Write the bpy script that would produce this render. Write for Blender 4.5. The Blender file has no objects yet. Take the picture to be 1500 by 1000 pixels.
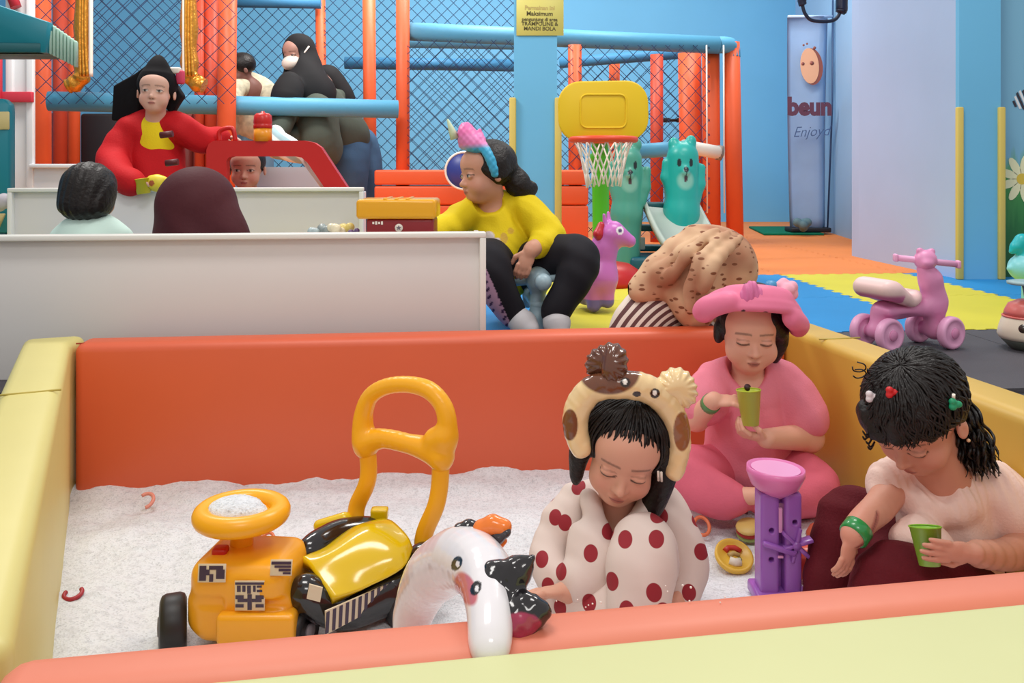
import bpy, bmesh, math, random
import numpy as np
from mathutils import Vector, Matrix, noise as mnoise
PI = math.pi
scene = bpy.context.scene
COL = scene.collection

# ------------------------------------------------------------------ camera, world, lights, exposure
F = 1300.0            # focal length in pixels of the 1500 wide picture
HZ = 240.0            # picture row of the horizon
CZ = 0.6              # height of the camera above the mats
cam = bpy.data.cameras.new('camera'); camo = bpy.data.objects.new('camera', cam); COL.objects.link(camo)
camo.location = (0, 0, CZ); camo.rotation_euler = (PI/2, 0, 0)
cam.sensor_width = 36; cam.lens = 36*F/1500; cam.shift_y = -(500-HZ)/1500
cam.clip_start = 0.02; scene.camera = camo

w = bpy.data.worlds.new('world'); scene.world = w; w.use_nodes = True
w.node_tree.nodes['Background'].inputs['Color'].default_value = (1.0, 0.97, 0.95, 1)
w.node_tree.nodes['Background'].inputs['Strength'].default_value = 0.60

def area(name, loc, rot, size, sizey, power, color=(1, .97, .93)):
    l = bpy.data.lights.new(name, 'AREA'); l.shape = 'RECTANGLE'; l.size = size; l.size_y = sizey
    l.energy = power; l.color = color
    o = bpy.data.objects.new(name, l); COL.objects.link(o); o.location = loc; o.rotation_euler = rot
    return o
area('ceiling_lamp', (-0.6, 1.3, 3.0), (0, 0, 0), 1.2, .6, 30)
area('ceiling_lamp', (1.2, 3.3, 3.0), (0, 0, 0), 1.2, .6, 40)
area('ceiling_lamp', (-1.8, 4.3, 3.0), (math.radians(22), 0, 0), 1.2, .6, 76)
area('ceiling_lamp', (0.3, -1.2, 3.0), (math.radians(18), 0, 0), 1.2, .6, 26)
area('ceiling_lamp', (-0.6, 6.4, 3.0), (math.radians(30), 0, 0), 1.2, .6, 80)
area('ceiling_lamp', (1.5, 6.3, 3.0), (math.radians(28), 0, 0), 1.2, .6, 48)

vs = scene.view_settings
vs.view_transform = 'Standard'; vs.look = 'None'; vs.gamma = 1; vs.use_curve_mapping = False
vs.exposure = 0.0
scene.cycles.max_bounces = 6

# ------------------------------------------------------------------ helpers
def lin(c):
    c = c/255.0
    return c/12.92 if c <= .04045 else ((c+.055)/1.055)**2.4
def rgb(*c):
    if len(c) == 1: c = c[0]
    return (lin(c[0]), lin(c[1]), lin(c[2]))
def P(X, Y, s):
    """picture column, row and local scale (pixels per metre) -> point"""
    return Vector(((X-750)/s, F/s, CZ+(HZ-Y)/s))
def FL(X, Y, z=0.0):
    """point of the horizontal plane z seen at a picture position"""
    return P(X, Y, (HZ-Y)/(z-CZ))

MATS = {}
def M(name, c, rough=.5, spec=.5, bump=None, var=None, coat=0, metal=0, trans=0, alpha=1, sheen=0, sss=0, vcol=False):
    """bump = (scale, strength); var = (scale, amount)"""
    if name in MATS: return MATS[name]
    m = bpy.data.materials.new(name); m.use_nodes = True
    nt = m.node_tree; b = nt.nodes['Principled BSDF']; L = nt.links
    b.inputs['Roughness'].default_value = rough
    b.inputs['Specular IOR Level'].default_value = spec
    b.inputs['Metallic'].default_value = metal
    b.inputs['Coat Weight'].default_value = coat
    b.inputs['Coat Roughness'].default_value = .1
    b.inputs['Transmission Weight'].default_value = trans
    b.inputs['Alpha'].default_value = alpha
    b.inputs['Sheen Weight'].default_value = sheen
    if sss:
        b.inputs['Subsurface Weight'].default_value = sss
        b.inputs['Subsurface Radius'].default_value = (.012, .005, .003)
        b.inputs['Subsurface Scale'].default_value = .6
    src = None
    if vcol:
        a = nt.nodes.new('ShaderNodeAttribute'); a.attribute_name = 'Col'; src = a.outputs['Color']
    elif c is not None:
        b.inputs['Base Color'].default_value = (*rgb(c), 1)
    tc = nt.nodes.new('ShaderNodeTexCoord')
    if var:
        n = nt.nodes.new('ShaderNodeTexNoise'); n.inputs['Scale'].default_value = var[0]; n.inputs['Detail'].default_value = 4
        L.new(tc.outputs['Object'], n.inputs['Vector'])
        mr = nt.nodes.new('ShaderNodeMapRange'); mr.inputs['From Min'].default_value = .3; mr.inputs['From Max'].default_value = .7
        mr.inputs['To Min'].default_value = 1-var[1]; mr.inputs['To Max'].default_value = 1+var[1]
        L.new(n.outputs['Fac'], mr.inputs['Value'])
        mx = nt.nodes.new('ShaderNodeVectorMath'); mx.operation = 'SCALE'
        if src: L.new(src, mx.inputs[0])
        else: mx.inputs[0].default_value = rgb(c)
        L.new(mr.outputs['Result'], mx.inputs['Scale']); src = mx.outputs['Vector']
    if src: L.new(src, b.inputs['Base Color'])
    if bump:
        n = nt.nodes.new('ShaderNodeTexNoise'); n.inputs['Scale'].default_value = bump[0]; n.inputs['Detail'].default_value = 3
        L.new(tc.outputs['Object'], n.inputs['Vector'])
        bp = nt.nodes.new('ShaderNodeBump'); bp.inputs['Strength'].default_value = bump[1]; bp.inputs['Distance'].default_value = .01
        L.new(n.outputs['Fac'], bp.inputs['Height']); L.new(bp.outputs['Normal'], b.inputs['Normal'])
    MATS[name] = m
    return m

ORG = {}
def tag(o, label, cat, group=None, kind=None):
    if label: o['label'] = label
    if cat: o['category'] = cat
    if group: o['group'] = group
    if kind: o['kind'] = kind
    return o
def thing(name, label, cat, loc, group=None):
    o = bpy.data.objects.new(name, None); COL.objects.link(o)
    o.empty_display_size = .05; o.location = loc
    ORG[o.name] = Vector(loc)
    return tag(o, label, cat, group)
def add(name, me, mat, parent=None, label=None):
    """links a mesh made in world coordinates; the origin goes to the base of the thing"""
    if isinstance(me, bmesh.types.BMesh):
        bm = me; me = bpy.data.meshes.new(name); bm.normal_update(); bm.to_mesh(me); bm.free()
    o = bpy.data.objects.new(name, me); COL.objects.link(o)
    if mat is not None:
        for m in (mat if isinstance(mat, (list, tuple)) else [mat]): me.materials.append(m)
    if parent is None:
        n = len(me.vertices); co = np.empty(n*3, np.float32); me.vertices.foreach_get('co', co); co = co.reshape(-1, 3)
        lo, hi = co.min(0), co.max(0)
        L = Vector(((lo[0]+hi[0])/2, (lo[1]+hi[1])/2, lo[2])); o.location = L; ORG[o.name] = L
    else:
        o.parent = parent; ORG[o.name] = ORG[parent.name]; L = ORG[parent.name]
    me.transform(Matrix.Translation(-L))
    if label: o['label'] = label
    return o
def smooth(bm_or_me):
    if isinstance(bm_or_me, bmesh.types.BMesh):
        for f in bm_or_me.faces: f.smooth = True
    return bm_or_me
def join(*bms):
    a = bms[0]
    for b in bms[1:]:
        me = bpy.data.meshes.new('tmp'); b.to_mesh(me); b.free(); a.from_mesh(me); bpy.data.meshes.remove(me)
    return a
def box(c, size, bevel=0, seg=2, rot=None):
    bm = bmesh.new(); bmesh.ops.create_cube(bm, size=1)
    bmesh.ops.scale(bm, vec=Vector(size), verts=bm.verts)
    if bevel:
        bmesh.ops.bevel(bm, geom=bm.edges[:], offset=bevel, segments=seg, affect='EDGES', profile=.5)
        for f in bm.faces: f.smooth = True
    mt = Matrix.Translation(Vector(c))
    if rot is not None: mt = mt @ rot.to_4x4()
    bmesh.ops.transform(bm, matrix=mt, verts=bm.verts)
    return bm
def prism(poly, z0, z1, bevel=0, seg=2):
    """poly: xy corners counter clockwise, extruded z0..z1"""
    bm = bmesh.new()
    a = [bm.verts.new((p[0], p[1], z0)) for p in poly]; b = [bm.verts.new((p[0], p[1], z1)) for p in poly]
    n = len(poly)
    bm.faces.new(a[::-1]); bm.faces.new(b)
    for i in range(n): bm.faces.new((a[i], a[(i+1) % n], b[(i+1) % n], b[i]))
    bmesh.ops.recalc_face_normals(bm, faces=bm.faces)
    if bevel:
        bmesh.ops.bevel(bm, geom=bm.edges[:], offset=bevel, segments=seg, affect='EDGES', profile=.5)
        for f in bm.faces: f.smooth = True
    return bm
def plate(pts, origin, ux, uy, thick, bevel=0, seg=2, flat=False):
    """outline pts (u,v) in the frame origin,ux,uy, thickness to both sides along ux x uy"""
    bm = prism(pts, -thick/2, thick/2, bevel, seg)
    ux = Vector(ux).normalized(); uy = Vector(uy).normalized(); uz = ux.cross(uy)
    m = Matrix((( ux.x, uy.x, uz.x, origin[0]), (ux.y, uy.y, uz.y, origin[1]), (ux.z, uy.z, uz.z, origin[2]), (0, 0, 0, 1)))
    bmesh.ops.transform(bm, matrix=m, verts=bm.verts)
    if flat:
        for f in bm.faces: f.smooth = False
    return bm
def catmull(pts, n=6, closed=False):
    pts = [Vector(p) for p in pts]; out = []
    N = len(pts)
    for i in range(N if closed else N-1):
        g = (lambda j: pts[j % N]) if closed else (lambda j: pts[min(max(j, 0), N-1)])
        p0, p1, p2, p3 = g(i-1), g(i), g(i+1), g(i+2)
        for k in range(n):
            t = k/n
            out.append(.5*((2*p1)+(p2-p0)*t+(2*p0-5*p1+4*p2-p3)*t*t+(3*p1-p0-3*p2+p3)*t**3))
    if not closed: out.append(pts[-1])
    return out
def tube(pts, r, n=10, closed=False, cap=True, flat=1.0, up=None):
    """r number or list; flat squashes the section along the 'up' side"""
    pts = [Vector(p) for p in pts]; N = len(pts)
    rs = r if isinstance(r, (list, tuple)) else [r]*N
    bm = bmesh.new(); rings = []
    prev = None
    for i in range(N):
        if closed: t = pts[(i+1) % N]-pts[i-1]
        else: t = pts[min(i+1, N-1)]-pts[max(i-1, 0)]
        t.normalize()
        if prev is None:
            a = Vector(up) if up is not None else (Vector((0, 0, 1)) if abs(t.z) < .9 else Vector((1, 0, 0)))
        else: a = prev
        a = (a-t*a.dot(t)).normalized(); prev = a; b = t.cross(a)
        rings.append([bm.verts.new(pts[i]+(a*math.cos(2*PI*k/n)*flat+b*math.sin(2*PI*k/n))*rs[i]) for k in range(n)])
    for i in range(N if closed else N-1):
        A, B = rings[i], rings[(i+1) % N]
        for k in range(n):
            f = bm.faces.new((A[k], A[(k+1) % n], B[(k+1) % n], B[k])); f.smooth = True
    if cap and not closed:
        bm.faces.new(rings[0][::-1]); bm.faces.new(rings[-1])
    bmesh.ops.recalc_face_normals(bm, faces=bm.faces)
    return bm
def lathe(prof, origin, n=24, axis=None):
    """prof (r, h) along +Z (or axis) from origin"""
    bm = bmesh.new(); rings = []
    for r, h in prof:
        rings.append([bm.verts.new((max(r, 1e-4)*math.cos(2*PI*k/n), max(r, 1e-4)*math.sin(2*PI*k/n), h)) for k in range(n)])
    for A, B in zip(rings, rings[1:]):
        for k in range(n):
            f = bm.faces.new((A[k], A[(k+1) % n], B[(k+1) % n], B[k])); f.smooth = True
    if prof[0][0] > 1e-3: bm.faces.new(rings[0][::-1])
    if prof[-1][0] > 1e-3: bm.faces.new(rings[-1])
    bmesh.ops.remove_doubles(bm, verts=bm.verts, dist=2e-4)
    bmesh.ops.recalc_face_normals(bm, faces=bm.faces)
    mt = Matrix.Translation(Vector(origin))
    if axis is not None: mt = mt @ Vector((0, 0, 1)).rotation_difference(Vector(axis)).to_matrix().to_4x4()
    bmesh.ops.transform(bm, matrix=mt, verts=bm.verts)
    return bm
def quad_sheet(pts):
    bm = bmesh.new(); bm.faces.new([bm.verts.new(p) for p in pts]); return bm
def text(name, body, loc, ux, uy, size, mat, parent, extrude=.0006, font_w=1.0, offset=0, shear=0):
    cu = bpy.data.curves.new(name, 'FONT'); cu.body = body; cu.size = size; cu.align_x = 'CENTER'; cu.align_y = 'CENTER'
    cu.extrude = extrude; cu.offset = offset; cu.shear = shear; cu.resolution_u = 3
    o = bpy.data.objects.new(name, cu); COL.objects.link(o); dg = bpy.context.evaluated_depsgraph_get()
    me = bpy.data.meshes.new_from_object(o.evaluated_get(dg)); bpy.data.objects.remove(o)
    ux = Vector(ux).normalized(); uy = Vector(uy).normalized(); uz = ux.cross(uy)
    m = Matrix(((ux.x*font_w, uy.x, uz.x, loc[0]), (ux.y*font_w, uy.y, uz.y, loc[1]), (ux.z*font_w, uy.z, uz.z, loc[2]), (0, 0, 0, 1)))
    me.transform(m)
    return add(name, me, mat, parent)

# ------------------------------------------------------------------ signed distance modelling (smooth unions meshed by surface nets)
def npv(v): return np.array(v, np.float32)
def cap(a, b, ra, rb=None):
    if rb is None: rb = ra
    a = npv(a); b = npv(b); ab = b-a; q = float(ab@ab)+1e-12
    def f(p):
        t = np.clip(((p-a)@ab)/q, 0, 1)
        d = p-a-t[:, None]*ab
        return np.sqrt((d*d).sum(1))-(ra+(rb-ra)*t)
    r = max(ra, rb)
    return f, np.minimum(a, b)-r, np.maximum(a, b)+r
def ell(c, r, R=None):
    c = npv(c); r = npv(r); Rm = npv(R) if R is not None else None
    def f(p):
        q = p-c
        if Rm is not None: q = q@Rm
        k0 = np.sqrt(((q/r)**2).sum(1)); k1 = np.sqrt(((q/(r*r))**2).sum(1))+1e-9
        return k0*(k0-1)/k1
    m = float(r.max())
    return f, c-m, c+m
def rbx(c, h, rad, R=None):
    c = npv(c); h = npv(h)-rad; Rm = npv(R) if R is not None else None
    def f(p):
        q = p-c
        if Rm is not None: q = q@Rm
        q = np.abs(q)-h
        return np.sqrt((np.maximum(q, 0)**2).sum(1))+np.minimum(q.max(1), 0)-rad
    m = float(np.sqrt(((h+rad)**2).sum()))
    return f, c-m, c+m
def half(pt, n):
    """negative on the side away from n"""
    pt = npv(pt); n = npv(Vector(n).normalized())
    return (lambda p: (p-pt)@n), npv((-9, -9, -9)), npv((9, 9, 9))
def chain(pts, rs):
    return [cap(pts[i], pts[i+1], rs[i], rs[i+1]) for i in range(len(pts)-1)]
def csm(pts, rs, n=4):
    """smooth chain of capsules through the points"""
    q = catmull(pts, n); m = len(pts); r = []
    for i in range(m-1): r += [rs[i]+(rs[i+1]-rs[i])*k/n for k in range(n)]
    return chain(q, r+[rs[-1]])
def patch(rows, thick, nu=5, nv=5):
    """smooth sheet with thickness through rows of points"""
    R1 = [catmull(r, nu) for r in rows]; cols = [catmull([r[k] for r in R1], nv) for k in range(len(R1[0]))]
    bm = bmesh.new(); g = [[bm.verts.new(p) for p in c] for c in cols]
    for a, b in zip(g, g[1:]):
        for k in range(len(a)-1): bm.faces.new((a[k], b[k], b[k+1], a[k+1])).smooth = True
    bmesh.ops.recalc_face_normals(bm, faces=bm.faces)
    bmesh.ops.solidify(bm, geom=bm.faces[:], thickness=thick)
    for f in bm.faces: f.smooth = True
    return bm
class Sdf:
    def __init__(s): s.ops = []
    def add(s, prim, k=.01):
        for q in (prim if isinstance(prim, list) else [prim]): s.ops.append(('u', q, k))
        return s
    def sub(s, prim, k=.005):
        for q in (prim if isinstance(prim, list) else [prim]): s.ops.append(('s', q, k))
        return s
    def keep(s, prim, k=.003): s.ops.append(('i', prim, k)); return s
    def disp(s, fn): s.ops.append(('d', fn, 0)); return s
    def bounds(s):
        lo = np.min([o[1][1] for o in s.ops if o[0] == 'u'], 0); hi = np.max([o[1][2] for o in s.ops if o[0] == 'u'], 0)
        return lo, hi
    def ev(s, p, margin=None):
        d = np.full(len(p), 9.0, np.float32)
        for op, pr, k in s.ops:
            if op == 'd': d = d+pr(p); continue
            f, lo, hi = pr
            if margin is not None and op != 'i':
                m = margin+k*1.2
                ix = np.nonzero(((p > lo-m) & (p < hi+m)).all(1))[0]
                if not len(ix): continue
                e = f(p[ix]); dd = d[ix]
            else: ix = None; e = f(p); dd = d
            if op == 'u': a, b, sg = dd, e, 1
            elif op == 's': a, b, sg = -dd, e, -1
            else: a, b, sg = -dd, -e, -1
            h = np.clip(.5+.5*(b-a)/k, 0, 1)
            r = sg*(b+(a-b)*h-k*h*(1-h))
            if ix is None: d = r.astype(np.float32)
            else: d[ix] = r
        return d
def sdf_mesh(sd, res, color=None, lo=None, hi=None):
    l, h = sd.bounds()
    if lo is not None: l = np.maximum(l, npv(lo))
    if hi is not None: h = np.minimum(h, npv(hi))
    l = l-3*res; h = h+3*res; S = 4
    n = (np.ceil((h-l)/res/S).astype(int)+1)*S
    cax = [l[i]+(np.arange(n[i]//S)+.5)*S*res-res*.5 for i in range(3)]
    g = np.stack(np.meshgrid(*cax, indexing='ij'), -1).reshape(-1, 3).astype(np.float32)
    dc = sd.ev(g).reshape([n[i]//S for i in range(3)])
    V = np.repeat(np.repeat(np.repeat(np.sign(dc)*9, S, 0), S, 1), S, 2).astype(np.float32)
    near = np.abs(dc) < S*res*2.2
    nz = np.argwhere(near)
    o = np.stack(np.meshgrid(*[np.arange(S)]*3, indexing='ij'), -1).reshape(-1, 3)
    idx = (nz[:, None, :]*S+o[None]).reshape(-1, 3)
    pts = (l+idx*res).astype(np.float32)
    V[idx[:, 0], idx[:, 1], idx[:, 2]] = sd.ev(pts, margin=S*res*2.5)
    # surface nets
    ins = V < 0
    c = np.zeros([m-1 for m in V.shape], np.int8)
    for i in (0, 1):
        for j in (0, 1):
            for k in (0, 1):
                c += ins[i:V.shape[0]-1+i, j:V.shape[1]-1+j, k:V.shape[2]-1+k]
    act = (c > 0) & (c < 8)
    cells = np.argwhere(act); vid = np.full(c.shape, -1, np.int64); vid[act] = np.arange(len(cells))
    acc = np.zeros((len(cells), 3)); cnt = np.zeros(len(cells))
    corners = [(i, j, k) for i in (0, 1) for j in (0, 1) for k in (0, 1)]
    vals = {q: V[cells[:, 0]+q[0], cells[:, 1]+q[1], cells[:, 2]+q[2]] for q in corners}
    for q in corners:
        for ax in range(3):
            if q[ax] == 0:
                r = list(q); r[ax] = 1; r = tuple(r)
                a, b = vals[q], vals[r]; m = (a < 0) != (b < 0)
                t = np.where(m, a/(a-b+1e-12), 0); t = np.clip(t, 0, 1)
                pos = np.array(q, float)[None].repeat(len(cells), 0); pos[:, ax] += t
                acc[m] += pos[m]; cnt[m] += 1
    co = l+(cells+acc/np.maximum(cnt, 1)[:, None])*res
    faces = []
    for ax in range(3):
        u, v = (ax+1) % 3, (ax+2) % 3
        sl0 = [slice(1, -1)]*3; sl0[ax] = slice(0, -1); sl1 = [slice(1, -1)]*3; sl1[ax] = slice(1, None)
        a = ins[tuple(sl0)]; b = ins[tuple(sl1)]
        e = np.argwhere(a != b); off = np.ones(3, int); off[ax] = 0; e2 = e+off
        flip = a[e[:, 0], e[:, 1], e[:, 2]]
        q = []
        for du, dv in ((-1, -1), (0, -1), (0, 0), (-1, 0)):
            z = e2.copy(); z[:, u] += du; z[:, v] += dv
            q.append(vid[z[:, 0], z[:, 1], z[:, 2]])
        q = np.stack(q, 1); q = np.where(flip[:, None], q, q[:, ::-1])
        faces.append(q)
    fc = np.concatenate(faces)
    fc = fc[(fc >= 0).all(1)]
    me = bpy.data.meshes.new('m')
    me.vertices.add(len(co)); me.vertices.foreach_set('co', co.astype(np.float32).ravel())
    me.loops.add(len(fc)*4); me.loops.foreach_set('vertex_index', fc.ravel().astype(np.int32))
    me.polygons.add(len(fc)); me.polygons.foreach_set('loop_start', (np.arange(len(fc))*4).astype(np.int32))
    me.polygons.foreach_set('loop_total', np.full(len(fc), 4, np.int32))
    me.polygons.foreach_set('use_smooth', np.ones(len(fc), bool))
    me.update(calc_edges=True)
    if color is not None: paint(me, co, color)
    return me
def paint(me, co, color):
    cc = np.ones((len(co), 4), np.float32); cc[:, :3] = color(co.astype(np.float32))
    at = me.color_attributes.new('Col', 'FLOAT_COLOR', 'POINT'); at.data.foreach_set('color', cc.ravel())
def lerpc(base, c, w):
    w = np.clip(w, 0, 1)[:, None]
    return base*(1-w)+np.array(rgb(c), np.float32)*w
def flatc(p, c): return np.tile(np.array(rgb(c), np.float32), (len(p), 1))
def RT(yaw=0, pitch=0, roll=0):
    """head/limb frame: -Y looks at the camera; pitch>0 looks down, yaw>0 turns to the right of the picture, roll tilts"""
    d = math.radians
    return np.array(Matrix.Rotation(d(yaw), 3, 'Z') @ Matrix.Rotation(d(pitch), 3, 'X') @ Matrix.Rotation(d(roll), 3, 'Y'), np.float32)
# ------------------------------------------------------------------ the room
SANDZ = -.233; WT = .14
A0 = Vector((-1.127, 2.265)); B0 = Vector((.77, 2.471))          # inner corners of the sand pit
LD = (Vector((-.474, .841))-A0).normalized(); RD = (Vector((.9375, 1.625))-B0).normalized()
FA = Vector((-.474, .841)); FB = Vector((.593, 1.0275)); FD = (FB-FA).normalized()
def struct(name, me, mat): o = add(name, me, mat); o['kind'] = 'structure'; return o
m_floor = M('floor_base', (70, 70, 76), .8)
hole = [A0+Vector((-.1, .05)), B0+Vector((.06, .06)), FB+FD*.52+Vector((.02, -.1)), FA-FD*.06+Vector((0, -.1))]
outer = [Vector((-6, 10.2)), Vector((3.6, 10.2)), Vector((3.6, -2.2)), Vector((-6, -2.2))]
bm = bmesh.new()
vh = [bm.verts.new((p.x, p.y, -.014)) for p in hole]; vo = [bm.verts.new((p.x, p.y, -.014)) for p in outer]
for i in range(4): bm.faces.new((vo[i], vh[i], vh[(i+1) % 4], vo[(i+1) % 4]))
bmesh.ops.recalc_face_normals(bm, faces=bm.faces)
floor = struct('floor', bm, m_floor)
struct('floor_pit', prism([(p.x, p.y) for p in hole][::-1], SANDZ-.10, SANDZ-.062), m_floor)
# puzzle mats: u across, v away from the camera, turned a little
mv = Vector((-.0917, .9958)); mu = Vector((.9958, .0917))
def UV(u, v): return mu*(u*.9958)+mv*(v*.9958)
def clip(poly, p, n):
    out = []
    for i in range(len(poly)):
        a, b = poly[i], poly[(i+1) % len(poly)]
        da, db = (a-p).dot(n), (b-p).dot(n)
        if da >= 0: out.append(a)
        if (da >= 0) != (db >= 0): out.append(a+(b-a)*(da/(da-db)))
    return out
mats_c = {'y': M('mat_yellow', (212, 204, 66), .62, .3, (260, .25), (3, .05)), 'b': M('mat_blue', (42, 140, 205), .62, .3, (260, .25), (3, .05)),
          'g': M('mat_grey', (84, 82, 88), .7, .3, (260, .3), (3, .06)), 'o': M('mat_orange', (232, 138, 72), .62, .3, (260, .25), (2, .06))}
nb = Vector((-.108, .994)); nr = Vector((.98, .194))
for i in range(-6, 5):
    for j in range(-1, 8):
        if i == 4 and j < 4: continue
        u0, u1, v0, v1 = .5+.7*i, .5+.7*(i+1), 3.06+.81*j, 3.06+.81*(j+1)
        c = 'y' if i % 2 == 0 else 'b'
        if j >= 2: c = 'o'
        if j < 0: c = 'g'
        if u0 > 2.7 and 2 <= j < 4: continue
        g = .0015
        def edge(a, b, inw, teeth=9):
            pts = []
            for k in range(teeth*2):
                t = (k+.5)/(teeth*2); o = .011*(1 if k % 2 else -1)
                q = a+(b-a)*t
                pts += [a+(b-a)*(k/(teeth*2)+.002)+inw*o, a+(b-a)*((k+1)/(teeth*2)-.002)+inw*o]
            return pts
        q = [UV(u0+g, v0+g), UV(u1-g, v0+g), UV(u1-g, v1-g), UV(u0+g, v1-g)]
        near_pit = v0 < 3.2 and u0 < 1.9
        if j >= 0:
            q = edge(q[0], q[1], mv)+edge(q[1], q[2], -mu)+edge(q[2], q[3], -mv)+edge(q[3], q[0], mu)
        cen = UV((u0+u1)/2, (v0+v1)/2)
        pieces = []
        if near_pit:
            back = clip(q, B0+nb*.09, nb)
            right = clip(clip(q, B0+nb*.09, -nb), B0+nr*.11, nr)
            pieces = [x for x in (back, right) if len(x) > 2]
        else: pieces = [q]
        for pc in pieces:
            if sum((pc[k].x*pc[(k+1) % len(pc)].y-pc[(k+1) % len(pc)].x*pc[k].y) for k in range(len(pc))) < .02: continue
            add('mat_tile', prism(pc, -.013, 0), mats_c[c], floor)
for i in range(2, 4):
    for j in range(1, 3):
        u0, v0 = .5+.7*i, 3.06-.81*(j+1)
        q = [UV(u0+.0015, v0+.0015), UV(u0+.6985, v0+.0015), UV(u0+.6985, v0+.8085), UV(u0+.0015, v0+.8085)]
        q = clip(q, B0+nr*.11, nr)
        if len(q) > 2: add('mat_tile', prism(q, -.013, 0), mats_c['g'], floor)

m_wall = M('wall_blue', (104, 176, 218), .6, .35, (25, .06), (1.2, .04))
m_wallr = M('wall_pale_blue', (150, 190, 226), .45, .4, (25, .05), (1.2, .05))
m_lav = M('wall_lavender', (166, 188, 222), .45, .4, (25, .05), (1.2, .05))
m_pil = M('pillar_blue', (108, 182, 224), .55, .35, (25, .05), (1.5, .03))
m_guard = M('edge_guard_yellow', (208, 186, 100), .6, .3)
def wallbox(name, a, b, z1, mat, t=.1, side=1, z0=-.014):
    a = Vector(a); b = Vector(b); d = (b-a).normalized(); n = Vector((-d.y, d.x))*side*t
    p = [a, b, b+n, a+n]
    if side < 0: p = p[::-1]
    return struct(name, prism(p, z0, z1), mat)
wb = wallbox('wall_back', (-6, 9.2), (2.95, 9.2), 3.0, m_wall)
wr = wallbox('wall_right', (2.95, 9.3), (2.66, 6.7), 3.0, m_wallr, side=1)
wallbox('wall_left', (-5.6, 2.2), (-5.6, 9.2), 3.0, m_wall)
q1 = FL(1258, 377); q2 = FL(1406, 409)
wp = wallbox('wall_right_panel', (q1.x, q1.y), (q2.x, q2.y), 3.0, m_lav, t=.16)
wallbox('wall_right_return', (q1.x+.003, q1.y+.003), (2.8, q1.y+.05), 3.0, m_lav, t=.1)
# square pillar at the right and the painted wall beside it
a = FL(1405, 409); b = FL(1466, 409)
pr = struct('wall_right_pillar', prism([(a.x, a.y), (b.x, b.y), (b.x, b.y+.22), (a.x, a.y+.22)], -.014, 3.0), m_pil)
for x in (a.x, b.x):
    z1 = P(1406, 157, F/a.y).z
    g = box((x, a.y-.004, z1/2), (.034, .03, z1), .006, 2)
    add('edge_guard', g, m_guard, pr)
# mural with painted grass
m = bpy.data.materials.new('mural_paint'); m.use_nodes = True; nt = m.node_tree; bs = nt.nodes['Principled BSDF']; bs.inputs['Roughness'].default_value = .5
tc = nt.nodes.new('ShaderNodeTexCoord'); sx = nt.nodes.new('ShaderNodeSeparateXYZ'); nt.links.new(tc.outputs['Object'], sx.inputs[0])
mp = nt.nodes.new('ShaderNodeMapping'); mp.inputs['Scale'].default_value = (26, 1, 3); nt.links.new(tc.outputs['Object'], mp.inputs['Vector'])
nz = nt.nodes.new('ShaderNodeTexNoise'); nz.inputs['Scale'].default_value = 1.6; nz.inputs['Detail'].default_value = 3; nt.links.new(mp.outputs[0], nz.inputs['Vector'])
ma = nt.nodes.new('ShaderNodeMath'); ma.operation = 'MULTIPLY_ADD'; ma.inputs[1].default_value = .26; nt.links.new(nz.outputs['Fac'], ma.inputs[0]); nt.links.new(sx.outputs['Z'], ma.inputs[2])
cr = nt.nodes.new('ShaderNodeValToRGB'); nt.links.new(ma.outputs[0], cr.inputs['Fac'])
e = cr.color_ramp.elements; e[0].position = .16; e[0].color = (*rgb(18, 88, 40), 1); e[1].position = .80; e[1].color = (*rgb(122, 178, 208), 1)
for p_, c_ in ((.42, (30, 112, 58)), (.60, (62, 142, 74)), (.70, (100, 165, 120))):
    x = cr.color_ramp.elements.new(p_); x.color = (*rgb(c_), 1)
nt.links.new(cr.outputs['Color'], bs.inputs['Base Color'])
mw = wallbox('wall_right_mural', (b.x, b.y+.1), (b.x+1.0, b.y+.1), 3.0, m)
m_petal = M('painted_petal', (236, 232, 190), .6); m_cent = M('painted_yellow', (222, 190, 70), .6); m_dk = M('painted_dark', (50, 46, 60), .6); m_pw = M('painted_white', (225, 225, 228), .6)
mf = b.y+.0985
def on_mural(X, Y): return P(X, Y, F/(mf))
fc = on_mural(1497, 262)
for k in range(9):
    an = k*2*PI/9
    pts = [(.055*math.cos(t)+.075, .022*math.sin(t)) for t in np.linspace(0, 2*PI, 12, endpoint=False)]
    add('painted_petal', plate(pts, fc, (math.cos(an), 0, math.sin(an)), (-math.sin(an), 0, math.cos(an)), .003), m_petal, mw)
add('painted_flower_centre', plate([(.03*math.cos(t), .03*math.sin(t)) for t in np.linspace(0, 2*PI, 14, endpoint=False)], fc, (1, 0, 0), (0, 0, 1), .004), m_cent, mw)
fc = on_mural(1500, 146)
for k in range(7):
    wv = .05*math.sin((k+.8)/7.5*PI)
    add('painted_stripe', plate([(-.06+k*.017, -wv), (-.048+k*.017, -wv*1.1), (-.048+k*.017, wv*1.1), (-.06+k*.017, wv)], fc, (.9, 0, .4), (-.4, 0, .9), .003), m_dk if k % 2 == 0 else m_pw, mw)
# blue pillar in the middle with yellow corner guards
S_P = 250.0
pa, pb = P(753, 300, S_P), P(816, 300, S_P)
pil = struct('wall_middle_pillar', prism([(pa.x, pa.y), (pb.x, pb.y), (pb.x, pb.y+.25), (pa.x, pa.y+.25)], -.014, 3.0), m_pil)
z1 = P(0, 143, S_P).z
for x, dx in ((pa.x-.008, .0), (pb.x+.006, .0)):
    add('edge_guard', box((x, pa.y-.006, z1/2), (.04, .034, z1), .008, 2), m_guard, pil)
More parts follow.
